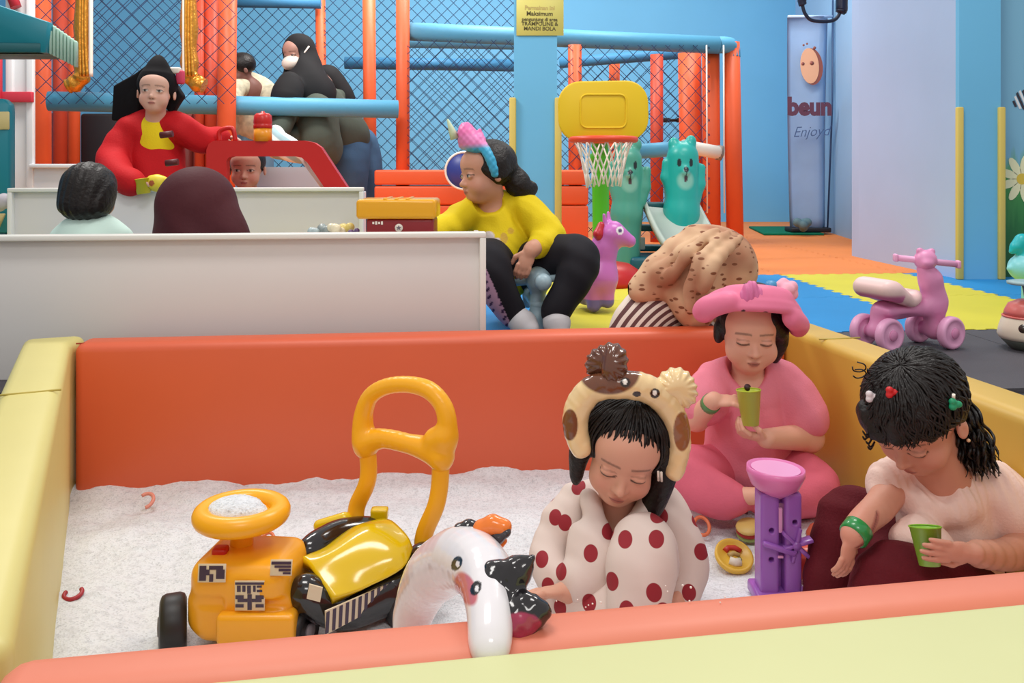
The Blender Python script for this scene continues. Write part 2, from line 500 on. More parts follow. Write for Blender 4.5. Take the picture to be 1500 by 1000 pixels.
# yellow notice taped on the pillar
m_note = M('notice_paper', (216, 206, 112), .5); m_ink = M('notice_ink', (92, 82, 40), .6); m_ink2 = M('notice_ink_faded', (196, 172, 104), .6)
no = P(791, 18, S_P); no.y -= .006
sg = add('notice_sign', box(no, (.276, .004, .275), .001, 1), m_note)
tag(sg, 'yellow printed paper notice taped high on the blue pillar', 'sign')
for body, Y, sz, mm, ww in (('PERHATIAN', -4, .034, m_ink, 1), ('Permainan ini', 12, .036, m_ink2, .9), ('Maksimum', 20.5, .036, m_ink, 1), ('pengunjung di area', 29, .03, m_ink, .92), ('TRAMPOLINE &', 35.5, .031, m_ink, 1), ('MANDI BOLA', 42.5, .031, m_ink, 1)):
    q = P(790.5, Y, S_P); q.y = no.y-.003
    text('notice_lettering', body, q, (1, 0, -.015), (0.015, 0, 1), sz, mm, sg, .0003, ww, .0008)

# ------------------------------------------------------------------ sand pit
m_org = M('foam_orange', (220, 92, 50), .48, .8, (14, .10), (2.5, .03)); m_yel = M('foam_yellow', (214, 174, 70), .45, .8, (14, .10), (2.5, .03)); m_yell = M('foam_yellow_khaki', (216, 204, 124), .45, .8, (14, .10), (2.5, .03)); m_pale = M('foam_pale_yellow', (214, 216, 158), .5, .6, (14, .08), (2, .03))  # the left side block gets a paler, more khaki yellow
m_seam = M('foam_seam', (190, 170, 80), .5); m_seamo = M('foam_seam_orange', (178, 70, 38), .5)
def foam(name, label, pts, z1, mat, seam, bev=.024, stitch=()):
    pts = [Vector(p) for p in pts]
    bm = prism(pts, SANDZ-.06, z1, bev, 4)
    o = add(name, bm, mat); tag(o, label, 'foam block', 'padded blocks around the sand pit')
    for a, b in stitch: add('stitched_seam', tube([a, b], .0022, 6), seam, o)
    return o
bd = (B0-A0).normalized()
a, b = A0+bd*.006, B0-bd*.004
fw = foam('foam_block', 'long orange padded foam wall at the back of the sand pit', [a, b, b+nb*.10, a+nb*.10], WT, m_org, m_seamo,
     stitch=[(Vector((*(a+nb*.022), WT-.003)), Vector((*(b+nb*.022), WT-.003)))])
nl = Vector((-.909, -.417))
a, b = A0, A0+LD*1.555
foam('foam_block', 'yellow padded foam wall on the side below the white panel, wheel toy beside it', [A0+nb*.118+bd*.0, A0+nl*.115-LD*.12, b+nl*.115, b, A0][::-1][::-1], WT+.004, m_yell, m_seam,
     stitch=[(Vector((*(A0+LD*.52), WT+.0045)), Vector((*(A0+LD*.52+nl*.112), WT+.0045)))])
a, b = B0-RD*.11, B0+RD*1.65
cr_ = lambda p, d: p+d*((FA-p).dot(Vector((-FD.y, FD.x)))/d.dot(Vector((-FD.y, FD.x))))
foam('foam_block', 'yellow padded foam wall next to the grey mats, behind the curly-haired girl', [a, cr_(B0, RD)-RD*.004, cr_(B0+nr*.12, RD)-RD*.004, a+nr*.12], WT+.002, m_yel, m_seam,
     stitch=[(Vector((*(B0+RD*.16), WT+.0025)), Vector((*(B0+RD*.16+nr*.118), WT+.0025)))])
nf = Vector((FD.y, -FD.x))
m_org_sheen = M('foam_orange_sheen', (226, 128, 100), .5, .7, (14, .10), (2.5, .03))  # orange foam again, overhead sheen put into a paler base colour
a, b = FA-FD*.004, FA+FD*1.62
foam('foam_block', 'orange padded foam wall at the front edge of the sand pit, overhead sheen painted in', [a+nf*.086, b+nf*.086, b, a], WT, m_org_sheen, m_seamo, .03)
a, b = FA-FD*.06+nf*.088, FA+FD*1.7+nf*.088
foam('foam_block', 'pale yellow padded foam block nearest the camera, in front of the orange wall', [a+nf*.34, b+nf*.34, b, a], WT+.006, m_pale, m_seam, .016)
# bed of white sand
bm = bmesh.new(); N1, N2 = 150, 130
c0, c1, c2, c3 = A0+Vector((-.04, .05)), B0+Vector((.05, .05)), FB+FD*.45+Vector((.03, -.03)), FA-FD*.04+Vector((-.02, -.03))
grid = []
for i in range(N1+1):
    row = []
    for j in range(N2+1):
        s_, t_ = i/N1, j/N2
        p = (c0*(1-s_)+c1*s_)*(1-t_)+(c3*(1-s_)+c2*s_)*t_
        v = Vector((p.x*3.2, p.y*3.2, 1.7))
        h = .022*mnoise.noise(v)+.012*mnoise.noise(v*2.7)+.006*mnoise.noise(v*7)+.0028*mnoise.noise(v*22)+.0018*mnoise.noise(v*60)
        h += .03*max(0, 1-t_*9)*(.5+.5*mnoise.noise(Vector((s_*6, 0, 3))))-.012*max(0, .18-s_)/.18*(1 if t_ < .4 else .4)
        row.append(bm.verts.new((p.x, p.y, SANDZ+h)))
    grid.append(row)
for i in range(N1):
    for j in range(N2):
        f = bm.faces.new((grid[i][j], grid[i+1][j], grid[i+1][j+1], grid[i][j+1])); f.smooth = True
bmesh.ops.recalc_face_normals(bm, faces=bm.faces)
m = M('white_sand', (214, 218, 224), .9, .2); nt = m.node_tree; bs = nt.nodes['Principled BSDF']; L = nt.links
tc = nt.nodes.new('ShaderNodeTexCoord')
v1 = nt.nodes.new('ShaderNodeTexVoronoi'); v1.inputs['Scale'].default_value = 300; L.new(tc.outputs['Object'], v1.inputs['Vector'])
n1 = nt.nodes.new('ShaderNodeTexNoise'); n1.inputs['Scale'].default_value = 60; n1.inputs['Detail'].default_value = 5; L.new(tc.outputs['Object'], n1.inputs['Vector'])
cr = nt.nodes.new('ShaderNodeValToRGB'); L.new(v1.outputs['Color'], cr.inputs['Fac'])
e = cr.color_ramp.elements; e[0].position = .0; e[0].color = (*rgb(196, 199, 204), 1); e[1].position = .45; e[1].color = (*rgb(226, 229, 234), 1)
mx = nt.nodes.new('ShaderNodeMix'); mx.data_type = 'RGBA'; mx.blend_type = 'MULTIPLY'; mx.inputs['Factor'].default_value = .32
cr2 = nt.nodes.new('ShaderNodeValToRGB'); L.new(n1.outputs['Fac'], cr2.inputs['Fac'])
e = cr2.color_ramp.elements; e[0].position = .34; e[0].color = (.62, .61, .61, 1); e[1].position = .5; e[1].color = (1, 1, 1, 1)
L.new(cr.outputs['Color'], mx.inputs['A']); L.new(cr2.outputs['Color'], mx.inputs['B']); L.new(mx.outputs['Result'], bs.inputs['Base Color'])
bp = nt.nodes.new('ShaderNodeBump'); bp.inputs['Strength'].default_value = .4; bp.inputs['Distance'].default_value = .003
L.new(v1.outputs['Distance'], bp.inputs['Height']); L.new(bp.outputs['Normal'], bs.inputs['Normal'])
o = add('sand', bm, m); tag(o, 'bed of fine white play sand filling the padded pit', 'sand', kind='stuff')
def sand_z(x, y): return SANDZ
# grains spilled on the front wall
bm = bmesh.new(); rnd = random.Random(4)
for X, Y in ((846, 878), (862, 886), (868, 884), (858, 889), (975, 858), (978, 866), (1012, 860), (1000, 857), (880, 882), (815, 880), (1010, 880), (1055, 882), (1062, 874)):
    q = FL(X, Y, WT+.0015)
    b2 = bmesh.new(); bmesh.ops.create_icosphere(b2, subdivisions=1, radius=1.6/ (F/q.y)*(.7+.6*rnd.random()))
    bmesh.ops.translate(b2, vec=q, verts=b2.verts); bm = join(bm, b2)
o = add('sand_grains', bm, M('grain', (240, 230, 222), .8)); tag(o, 'white sand grains spilled on the orange front wall', 'sand', kind='stuff')
# ------------------------------------------------------------------ soft play frame behind
m_post = M('post_orange', (224, 92, 48), .5, .4, (30, .1), (2, .04)); m_postd = M('post_rust', (190, 66, 40), .5, .4, (30, .1))
m_tubeb = M('tube_blue', (86, 160, 196), .5, .4, (30, .1)); m_tubed = M('tube_blue_dark', (62, 128, 172), .55, .3, (30, .1))
m_cord = M('net_cord', (48, 72, 112), .8); m_black = M('black_pad', (26, 24, 30), .6); m_white = M('white_board', (224, 224, 226), .35, .4, None, (2, .02))
m_gold = M('gold_foil', (214, 148, 50), .22, .6, (40, .5), None, 0, .6); m_silver = M('pale_trim', (236, 226, 214), .4)
t0 = P(590, 365, 208)
play = thing('soft_play_frame', 'orange and blue padded soft play frame with black nets along the back wall', 'play frame', (t0.x, t0.y, 0))
def post(X0, Y0, X1, Y1, w, s, mat, name='post'):
    a, b = P(X0, Y0, s), P(X1, Y1, s)
    d = (b-a).normalized()
    if abs(b.z) < .12: b = b-d*((b.z-.0)/d.z if abs(d.z) > .3 else 0)
    return add(name, tube([a, b], w/2/s, 14), mat, play)
FLY = lambda s: HZ+CZ*s
for X0, X1, w, s, mt in ((60, 61, 27, 225, m_post), (88, 88, 20, 205, m_postd), (108, 108, 18, 200, m_post), (292, 292, 14, 205, m_postd), (309, 309, 22, 203, m_postd),
                         (334, 330, 27, 226, m_post), (468, 474, 15, 185, m_post), (540, 543, 19, 196, m_post), (590, 590, 20, 208, m_post),
                         (842, 843, 20, 204, m_post), (900, 900, 16, 180, m_post), (962, 962, 19, 190, m_postd), (1010, 1014, 34, 192, m_post), (1041, 1043, 26, 195, m_post), (1071, 1077, 25, 196, m_post)):
    top = -70
    if X0 > 800: top = {842: 66, 900: 88, 962: 80, 1010: 78, 1041: 72, 1071: 62}[X0]
    post(X0, top, X1, FLY(s), w, s, mt)
def htube(X0, Y0, s0, X1, Y1, s1, w, mat, name='beam', mid=()):
    pts = [P(X0, Y0, s0)]+[P(*m_) for m_ in mid]+[P(X1, Y1, s1)]
    return add(name, tube(pts, w/2/s0, 14), mat, play)
htube(71, 148, 232, 583, 160, 214, 29, m_tubeb)
htube(-40, 150, 222, 62, 150, 222, 29, m_tubed)
htube(597, 46, 206, 1052, 66, 198, 27, m_tubeb)
add('beam_corner', tube(catmull([P(1050, 66, 198), P(1064, 66, 197), P(1071, 70, 196), P(1072, 84, 196)], 5), 12.5/198, 14), m_tubeb, play)
htube(505, 92, 180, 756, 96, 178, 18, m_tubed)
htube(596, 60, 190, 756, 63, 188, 20, m_tubeb)
htube(820, 92, 182, 1000, 78, 186, 16, m_tubed)
htube(340, 2, 190, 470, 4, 188, 18, m_tubed)
htube(930, 222, 230, 1000, 217, 226, 22, m_tubeb)
add('slide_bar', tube([P(1000, 214, 226), P(1056, 224, 222)], 10/226, 14), m_silver, play)
add('bar_cap', tube([P(1050, 223, 222), P(1058, 224.5, 222)], 11/222, 14), M('grey_cap', (130, 120, 112), .5), play)
for X in (976, 996): add('clamp', box(P(X, 176, 187), (.05, .05, .035), .006), m_black, play)
add('rod', tube([P(966, 176, 187), P(1004, 176, 187)], .012, 8), m_black, play)
for X in (1035, 1060): add('lacing_cord', tube([P(X, 66, 202), P(X+1, 312, 202)], .0055, 6), m_silver, play)
# low pads
for X0, X1, s in ((548, 757, 216), (818, 862, 212)):
    for k, (Ya, Yb) in enumerate(((249, 271), (272.5, 300), (301, FLY(216)))):
        a, b = P(X0, Ya, s), P(X1, Yb, s)
        add('base_pad', box(((a.x+b.x)/2, a.y+.12+.0*k, (a.z+b.z)/2), (b.x-a.x, .24, a.z-b.z), .015, 3), m_post, play)
a, b = P(70, 166, 200), P(330, FLY(200), 200)
add('dark_pad', box(((P(146, 0, 200).x), a.y+.06, (a.z+b.z)/2), (.30, .1, a.z-b.z), .02), m_black, play)
for X in (85, 97, 275, 292, 308, 322): add('post', tube([P(X, 166, 198), P(X, FLY(198), 198)], 9/198, 10), M('post_dark_red', (120, 38, 30), .6), play)
# nets
def net(quad, cell, r=.0026, name='net'):
    p00, p10, p11, p01 = [Vector(q) for q in quad]
    W = ((p10-p00).length+(p11-p01).length)/2; H = ((p01-p00).length+(p11-p10).length)/2
    nrm = (p10-p00).cross(p01-p00).normalized()
    def at(u, v):
        u /= W; v /= H
        sag = .03*math.sin(PI*u)*math.sin(PI*v)
        return (p00*(1-u)+p10*u)*(1-v)+(p01*(1-u)+p11*u)*v+nrm*sag
    V = []; Fc = []
    def rod(a, b):
        n = max(1, int(math.hypot(b[0]-a[0], b[1]-a[1])/.16))
        for i in range(n+1):
            t = i/n; c = at(a[0]+(b[0]-a[0])*t, a[1]+(b[1]-a[1])*t)
            d = (at(*b)-at(*a)).normalized(); sd = d.cross(nrm)
            k = len(V); V.extend([c+sd*r, c-sd*r*.6+nrm*r, c-sd*r*.6-nrm*r])
            if i:
                for j in range(3): Fc.append((k-3+j, k-3+(j+1) % 3, k+(j+1) % 3, k+j))
    c = -H
    while c < W:
        for sgn in (1, -1):
            # line u = c + v (or mirrored)
            v0, v1 = max(0, -c), min(H, W-c)
            if v1-v0 > .02:
                if sgn == 1: rod((c+v0, v0), (c+v1, v1))
                else: rod((c+v0, H-v0), (c+v1, H-v1))
        c += cell
    me = bpy.data.meshes.new(name); me.from_pydata([tuple(v) for v in V], [], Fc)
    o = add(name, me, m_cord, play); return o
def netpx(X0, X1, Y0, Y1, s0, s1, cell, r=.0026):
    return net([P(X0, Y1, s0), P(X1, Y1, s1), P(X1, Y0, s1), P(X0, Y0, s0)], cell, r)
netpx(50, 345, -60, 152, 236, 232, .105)
netpx(596, 757, 58, 262, 209, 206, .105)
netpx(816, 1040, 66, 350, 206, 200, .105)
netpx(340, 757, -60, 262, 186, 183, .095, .003)
netpx(816, 1010, 84, 300, 180, 184, .12, .003)
netpx(125, 300, -60, 150, 197, 195, .11, .003)
# gold padded drapes hanging from the frame
for X0, X1, sgn, lab in ((122, 133, -1, 'gold foil padded drape with white edge at the far end of the nets'), (277, 270, 1, 'gold foil padded drape with white edge above the red-coated child')):
    s = 240
    o = add('gold_drape', tube(catmull([P(X0, -70, s), P(X0, 40, s), P(X0+sgn, 100, s), P(X0+sgn*6, 118, s), P(X0+sgn*22, 126, s)], 6), [(12+1.5*math.sin(i*1.3))/s for i in range(25)], 12), m_gold)
    tag(o, lab, 'drape', 'gold drapes on the play frame')
    add('white_edge', tube(catmull([P(X1, -70, s+3), P(X1, 60, s+3), P(X1, 112, s+3)], 5), 3.2/s, 8), m_silver, o)
    for k in range(3):
        add('foil_fold', tube(catmull([P(X0-4+4*k, -60, s+7), P(X0-5+4*k, 50, s+7), P(X0-4+5*k, 112, s+7)], 5), 2.4/s, 6), m_gold, o)
# round blue sign with white rim
q = P(680, 250, 228)
o = add('round_sign', lathe([(0, 0), (27/228, 0), (27/228, .012), (0, .012)], q, 36, (0, -1, 0)), M('sign_blue', (48, 62, 142), .4)); tag(o, 'round blue sign with a white rim behind the seated girl in yellow', 'sign')
add('rim', tube([q+Vector((math.cos(t)*.119, -.008, math.sin(t)*.119)) for t in np.linspace(0, 2*PI, 36, endpoint=False)], .008, 8, True), m_silver, o)
add('sign_bracket', box(q+Vector((0, .03, -.03)), (.05, .06, .05), .005), m_silver, o)

# ------------------------------------------------------------------ white board tables
def board(name, label, X0, Y0, s0, X1, Y1, s1, tdeep, lip, ends=True):
    a, b = P(X0, Y0, s0), P(X1, Y1, s1); zt = (a.z+b.z)/2
    d = Vector((b.x-a.x, b.y-a.y, 0)); Wd = d.length; d.normalize(); n = Vector((-d.y, d.x, 0))
    t = thing(name, label, 'play table', ((a.x+b.x)/2, (a.y+b.y)/2, 0), 'white boarded play tables')
    rot = Matrix((d, n, Vector((0, 0, 1)))).transposed()
    def bx(nm, u0, u1, v0, v1, z0, z1, mt, bev=.003):
        c = Vector((a.x, a.y, 0))+d*((u0+u1)/2)+n*((v0+v1)/2); c.z = (z0+z1)/2
        return add(nm, box(c, (u1-u0, v1-v0, z1-z0), bev, 2, rot), mt, t)
    bx('front_board', .01, Wd-.01, .028, .045, 0, zt-.01, m_board)
    bx('top_rail', 0, Wd, 0, .05, zt-.016, zt, m_rail)
    bx('end_rail', Wd-.018, Wd, 0, .05, 0, zt-.0162, m_rail)
    bx('end_rail', 0, .018, 0, .05, 0, zt-.0162, m_rail)
    bx('side_board', Wd-.018, Wd-.002, .051, .051+tdeep, 0, zt-.02, m_board)
    return t
m_board = M('board_white', (228, 226, 224), .3, .45, None, (1.2, .025)); m_rail = M('board_rail', (234, 234, 228), .35, .45)
board('play_table', 'long white boarded play table front behind the orange foam wall', -70, 345.4, 537, 712, 340.6, 508, .30, .02)
board('play_table', 'second white boarded play table, in front of the red-coated child', 10, 274, 362, 532, 276, 352, .10, .02)
# low shelf inside the first table carrying the box and the little toys
a, b = P(432, 346.5, 462), P(655, 346.5, 456)
o = add('inner_shelf', join(box(((a.x+b.x)/2, a.y+.03, a.z-.012), (b.x-a.x, .26, .022), .003), box((a.x+.03, a.y+.03, (a.z-.023)/2), (.03, .2, a.z-.023)), box((b.x-.03, a.y+.03, (a.z-.023)/2), (.03, .2, a.z-.023))), m_board)
tag(o, 'low white shelf inside the front play table under the yellow-lidded box', 'shelf'); SHZ = a.z-.001
# yellow box with dark red base
s = 462
c = P(583, 330, s); sy = c.y+.03
bt = thing('toy_box', 'toy box with glossy yellow lid and dark red base on the table', 'box', (c.x, sy, SHZ))
zt, zm = P(0, 291, s).z, P(0, 319.5, s).z
m_lid = M('lid_yellow', (238, 170, 28), .22, .5); m_bxr = M('box_red', (134, 26, 34), .35)
bx0, bx1 = P(540, 0, s).x, P(637, 0, s).x
add('base', box(((bx0+bx1)/2, sy, (SHZ+zm)/2), (bx1-bx0, .15, zm-SHZ), .008, 3), m_bxr, bt)
lx0, lx1 = P(525.5, 0, s).x, P(641, 0, s).x
add('lid', box(((lx0+lx1)/2, sy, (zt+zm)/2), (lx1-lx0, .17, zt-zm), .012, 4), m_lid, bt)
for dx in (-.035, .0, .035): add('lid_rib', box(((lx0+lx1)/2+dx, sy-.004, zt-.002), (.012, .15, .012), .003), m_lid, bt)
e = P(587, 332, s); e.y = sy-.076
add('emblem', lathe([(0, 0), (.0125, 0), (.0125, .002), (0, .002)], e, 20, (0, -1, 0)), m_silver, bt)
star = [(.009*(1 if k % 2 == 0 else .45)*math.sin(k*PI/5), .009*(1 if k % 2 == 0 else .45)*math.cos(k*PI/5)) for k in range(10)]
add('emblem_star', plate(star[::-1], e+Vector((0, -.0025, 0)), (1, 0, 0), (0, 0, 1), .002), M('emblem_grey', (110, 100, 110), .5), bt)
for dx in (-.083, -.055, -.03, .04, .07): add('white_dot', lathe([(0, 0), (.006, 0), (.006, .0015), (0, .0015)], Vector((e.x+dx, e.y+.0002, SHZ+.006)), 10, (0, -1, 0)), m_silver, bt)
for k in range(4): add('print_mark', box(Vector((bx0+.022+.009*k, e.y, zm-.012)), (.006, .001, .007+.003*(k % 2))), m_silver, bt)
# small toys on the shelf
def lump(name, label, cat, c, r, mat, group=None, seed=0):
    rn = random.Random(seed); sd = Sdf(); c = Vector(c)
    for k in range(5): sd.add(ell(c+Vector(((rn.random()-.5)*r*1.3, (rn.random()-.5)*r, r*(.5+.7*rn.random()))), (r*.5, r*.45, r*.5)), r*.2)
    sd.keep(half(c, (0, 0, -1)))
    return tag(add(name, sdf_mesh(sd, r/9), mat), label, cat, group)
G = 'little toys on the front play table'
for k, (nm, lab, X, col) in enumerate((('toy_jar', 'clear greyish toy jar at the end of the toy row', 452, (170, 186, 188)), ('toy_bag', 'grey wrapped toy among the small toys on the table', 468, (150, 160, 158)),
        ('toy_shell', 'cream white shell toy in the small toy row', 486, (232, 222, 190)), ('toy_duck', 'pale yellow toy in the small toy row', 499, (224, 204, 120)), ('toy_block', 'purple toy block beside the yellow-lidded box', 513, (110, 84, 130)))):
    c = P(X, 346, 470); c.z = SHZ; c.y = sy-.02+.03*(k % 2)
    lump(nm, lab, 'toy', c, (.021, .026, .028, .03, .018)[k], M(nm+'_mat', col, .3), G, k)

# ------------------------------------------------------------------ toy fire engine, kiosk, playhouse
s = 330
m_red = M('toy_red', (200, 28, 24), .35, .5); m_gl = M('pale_panel', (214, 216, 222), .4)
c = P(405, 240, s)
fe = thing('toy_fire_engine', 'red cut-out toy fire engine cab with siren above the white table', 'toy vehicle', (c.x, c.y, 0))
def px(X, Y, o=c, s=s): return ((X-750)/s-o.x, (HZ-Y)/s+CZ-o.z)
outer_ = [(305, 300), (305, 220), (308, 211), (316, 206), (448, 206), (462, 209), (472, 216), (510, 274), (510, 300)]
inner_ = [(334, 300), (334, 236), (337, 231), (343, 229), (434, 229), (444, 231), (452, 238), (478, 276), (478, 300)]
loop = outer_+inner_[::-1]
add('cab_frame', plate([px(*q) for q in loop][::-1], c, (1, 0, 0), (0, 0, 1), .05), m_red, fe)
z0 = 0; zz = P(0, 298, s).z
add('base_panel', box((c.x, c.y+.01, zz/2), (.64, .05, zz), .004), m_red, fe)
add('window_panel', plate([px(X, Y) for X, Y in ((326, 300), (326, 248), (345, 245), (441, 245), (478, 278), (478, 300))][::-1], c+Vector((0, .34, 0)), (1, 0, 0), (0, 0, 1), .014), m_gl, fe)
add('window_bar', tube([P(440, 229, s)+Vector((0, .05, 0)), P(478, 280, s)+Vector((0, .05, 0))], .02, 8), m_silver, fe)
q = P(385, 207, s)
add('siren_base', lathe([(0, 0), (13/s, 0), (13/s, 19/s), (0, 19/s)], q, 20), M('siren_amber', (238, 152, 30), .3), fe)
add('siren_lamp', lathe([(0, 0), (13.5/s, 0), (13.5/s, 5/s), (12.5/s, 6/s), (13.5/s, 8/s), (12.5/s, 19/s), (9/s, 22/s), (3/s, 23/s), (2.5/s, 25/s), (0, 25/s)], q+Vector((0, 0, 19/s)), 20), m_red, fe)
add('roof_handle', tube(catmull([P(322, 207, s), P(322, 192, s), P(340, 188, s), P(345, 207, s)], 5), 3.5/s, 8), m_red, fe)
# white and red kiosk at the far end
s = 262
m_kr = M('kiosk_red', (198, 48, 66), .4)
c = P(40, 200, s); ki = thing('play_kiosk', 'white upright panels with red rails beside the orange posts', 'kiosk', (c.x, c.y, 0))
def kb(nm, X0, X1, Y0, Y1, mt, dy=0, t=.03):
    a, b = P(X0, Y0, s), P(X1, Y1, s)
    return add(nm, box(((a.x+b.x)/2, a.y+dy, (a.z+b.z)/2), (b.x-a.x, t, a.z-b.z), .004), mt, ki)
kb('panel', 13, 47, -60, FLY(s), m_white, .02); kb('upright', 10, 20, -60, FLY(s), m_white); kb('upright', 40, 50, -60, FLY(s), m_white)
kb('rail', -40, 51, 135, 150, m_kr, -.02); kb('red_block', -40, 8, 84, 150, m_kr, -.04); kb('low_panel', 47, 140, 243, FLY(s), m_white, .01); kb('low_rail', 47, 142, 240, 246, m_white, -.01, .05)
add('diagonal_rail', tube([P(12, -30, s)-Vector((0, .03, 0)), P(28, 12, s)-Vector((0, .03, 0))], .03, 8), m_kr, ki)
# teal playhouse cut by the left edge
s = 340
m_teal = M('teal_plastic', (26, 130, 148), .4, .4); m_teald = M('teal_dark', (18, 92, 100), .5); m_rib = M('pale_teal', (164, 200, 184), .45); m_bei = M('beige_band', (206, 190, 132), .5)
c = P(-20, 240, s); ph = thing('playhouse', 'teal plastic playhouse corner with a pale ribbed roof edge', 'playhouse', (c.x, c.y, 0))
def pl(pts, dy, th, nm, mt): return add(nm, plate([px(X, Y, c, s) for X, Y in pts][::-1], c+Vector((0, dy, 0)), (1, 0, 0), (0, 0, 1), th, .004, 1), mt, ph)
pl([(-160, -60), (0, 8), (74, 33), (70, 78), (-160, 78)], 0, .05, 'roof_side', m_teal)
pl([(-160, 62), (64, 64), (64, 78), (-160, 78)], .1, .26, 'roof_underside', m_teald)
for k in range(8):
    x0 = 70+k*3.2
    pl([(x0, 32+k*3.1), (x0+3.0, 35+k*3.1), (x0+3.0, 80+k*2.2), (x0, 78+k*2.2)], .02+.012*k, .03, 'roof_rib', m_rib)
pl([(-160, 145), (8, 145), (17, 153), (18, 164), (18, 340), (-160, 340)], 0, .05, 'wall_panel', m_teal)
pl([(-160, 166), (19, 164), (19, 190), (-160, 192)], -.028, .012, 'band', m_bei)
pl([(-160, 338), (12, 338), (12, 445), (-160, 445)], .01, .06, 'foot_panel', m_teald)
pl([(-160, 76), (-90, 76), (-90, 146), (-160, 146)], .02, .05, 'corner_post', m_teal)
pl([(-160, 312), (14, 312), (4, 334), (-160, 334)], -.03, .02, 'sill', m_bei)
lump('soft_toy', 'grey white soft toy by the teal playhouse wall at the frame edge', 'toy', P(1, 312, s+14), .055, M('soft_grey', (196, 190, 198), .9), None, 9)

# ------------------------------------------------------------------ basketball stand
s = 292; c = P(884, FLY(s), s)
bk = thing('basketball_stand', 'toy basketball stand with yellow backboard and green pole', 'basketball hoop', (c.x, c.y, 0))
m_by = M('backboard_yellow', (228, 192, 24), .4, .45); m_gr = M('pole_green', (84, 190, 30), .35, .5)
def rrect(w, h, r, n=6, tb=1.0):
    out = []
    for cx, cy, a0 in ((w-r, h-r, 0), (-w+r, h-r, PI/2), (-w+r, -h+r, PI), (w-r, -h+r, 1.5*PI)):
        for k in range(n+1): out.append((cx+r*math.cos(a0+k*PI/2/n), cy+r*math.sin(a0+k*PI/2/n)))
    return out
e = P(882.5, 163.5, s); e.y -= .03
add('backboard', plate(rrect(65.5/s, 44/s, 32/s), e, (1, 0, .02), (-.02, 0, 1), .035, .008, 3), m_by, bk)
add('backboard_border', tube([e+Vector((x, -.019, z)) for x, z in rrect(33/s, 24/s, 9/s, 4)], .005, 6, True), m_by, bk)
add('pole', tube(catmull([c+Vector((-.01, .03, .0)), c+Vector((-.01, .03, .3)), Vector((e.x-.01, c.y+.02, e.z-.1)), Vector((e.x, c.y+.02, e.z+.05))], 4), 12.5/s, 14), m_gr, bk)
add('pole_collar', tube([P(880, 225, s)+Vector((0, .03, 0)), P(880, 236, s)+Vector((0, .03, 0))], 15/s, 14), m_gr, bk)
hc = P(878, 206, s); hc.y = e.y-.02-44/s
ring = [hc+Vector((math.cos(t)*44/s, math.sin(t)*44/s, 0)) for t in np.linspace(0, 2*PI, 32, endpoint=False)]
add('hoop', tube(ring, 4.6/s, 10, True), M('hoop_red', (222, 70, 32), .4), bk)
add('hoop_bracket', box(hc+Vector((0, 46/s, .0)), (.12, .06, .03), .005), M('hoop_red', None), bk)
bm = bmesh.new(); rn = random.Random(3)
for k in range(12):
    for dr in (1, -1):
        pts = []
        for i in range(6):
            t = i/5; an = 2*PI*(k+dr*t*1.3)/12; r = (42-18*t**.6)/s
            pts.append(hc+Vector((math.cos(an)*r, math.sin(an)*r, -.005-t*60/s-(.02*rn.random() if i == 5 else 0))))
        bm = join(bm, tube(pts, .0042, 5))
add('hoop_net', bm, m_silver, bk)['kind'] = 'stuff'
add('base', lathe([(0, 0), (.20, 0), (.205, .02), (.19, .06), (.13, .10), (.05, .115), (0, .117)], c, 28), M('base_red', (190, 26, 28), .35), bk)

# ------------------------------------------------------------------ bear climbing frame with slide
s = 265; c = P(960, FLY(s), s)
bs_ = thing('bear_slide', 'turquoise bear-shaped toddler slide with a grey chute', 'slide', (c.x, c.y, 0))
m_bearA = M('bear_grey_green', None, .35, .5, vcol=True)
def bear(X, Y0, Y1, w, base, hid):
    s_ = s; sd = Sdf(); r = w/s_
    a, b = P(X-4, Y1, s_), P(X, Y0+22, s_)
    sd.add(chain([a, (a+b)/2, b], [r*.95, r, r*.92]), .03)
    sd.add([ell(P(X-13, Y0+3, s_), (8/s_, .03, 10/s_)), ell(P(X+12, Y0, s_), (8/s_, .03, 10/s_))], .02)
    sd.add(chain([P(X+16, Y0+82, s_), P(X+24, Y0+62, s_-0), P(X+27, Y0+38, s_)], [11/s_, 8.5/s_, 6.5/s_]), .02)
    sd.add(chain([P(X-16, Y0+72, s_), P(X-25, Y0+52, s_), P(X-24, Y0+30, s_)], [9/s_, 7/s_, 6/s_]), .02)
    sd.add(cap(P(X, Y0+42, s_)+Vector((0, -r*.85, 0)), P(X, Y0+44, s_)+Vector((0, -r*1.0, 0)), 7/s_, 5/s_), .02)
    col = lambda p: marks(p)
    def marks(p):
        out = flatc(p, base); u = (p[:, 0]-P(X, 0, s_).x)*s_; v = (P(0, Y0, s_).z-p[:, 2])*s_
        fr = p[:, 1] < a.y
        out = lerpc(out, (150, 205, 190), fr*np.clip(1.6-((u/11)**2+((v-56)/12)**2), 0, 1)*.8)
        for ex in (-9, 8): out = lerpc(out, (28, 40, 48), fr*(((u-ex)/2.8)**2+((v-30)/6)**2 < 1))
        out = lerpc(out, (28, 40, 48), fr*((u/3.6)**2+((v-40)/4)**2 < 1)); out = lerpc(out, (90, 60, 70), fr*((u/2.6)**2+((v-53)/5)**2 < 1))
        out = lerpc(out, (28, 40, 48), fr*(np.abs(u) < 1)*(v > 40)*(v < 50))
        return out
    return sdf_mesh(sd, .006, marks)
add('bear_figure', bear(920, 212, 392, 22, (84, 168, 150), 0), m_bearA, bs_)
add('bear_figure', bear(1000, 208, 392, 25, (34, 172, 164), 0), m_bearA, bs_)
m_chute = M('chute_grey', (186, 198, 190), .4)
a0, a1 = P(942, 304, s), P(1022, 300, s-3); b0, b1 = P(985, 380, s+26), P(1078, 384, s+24)
bm = bmesh.new()
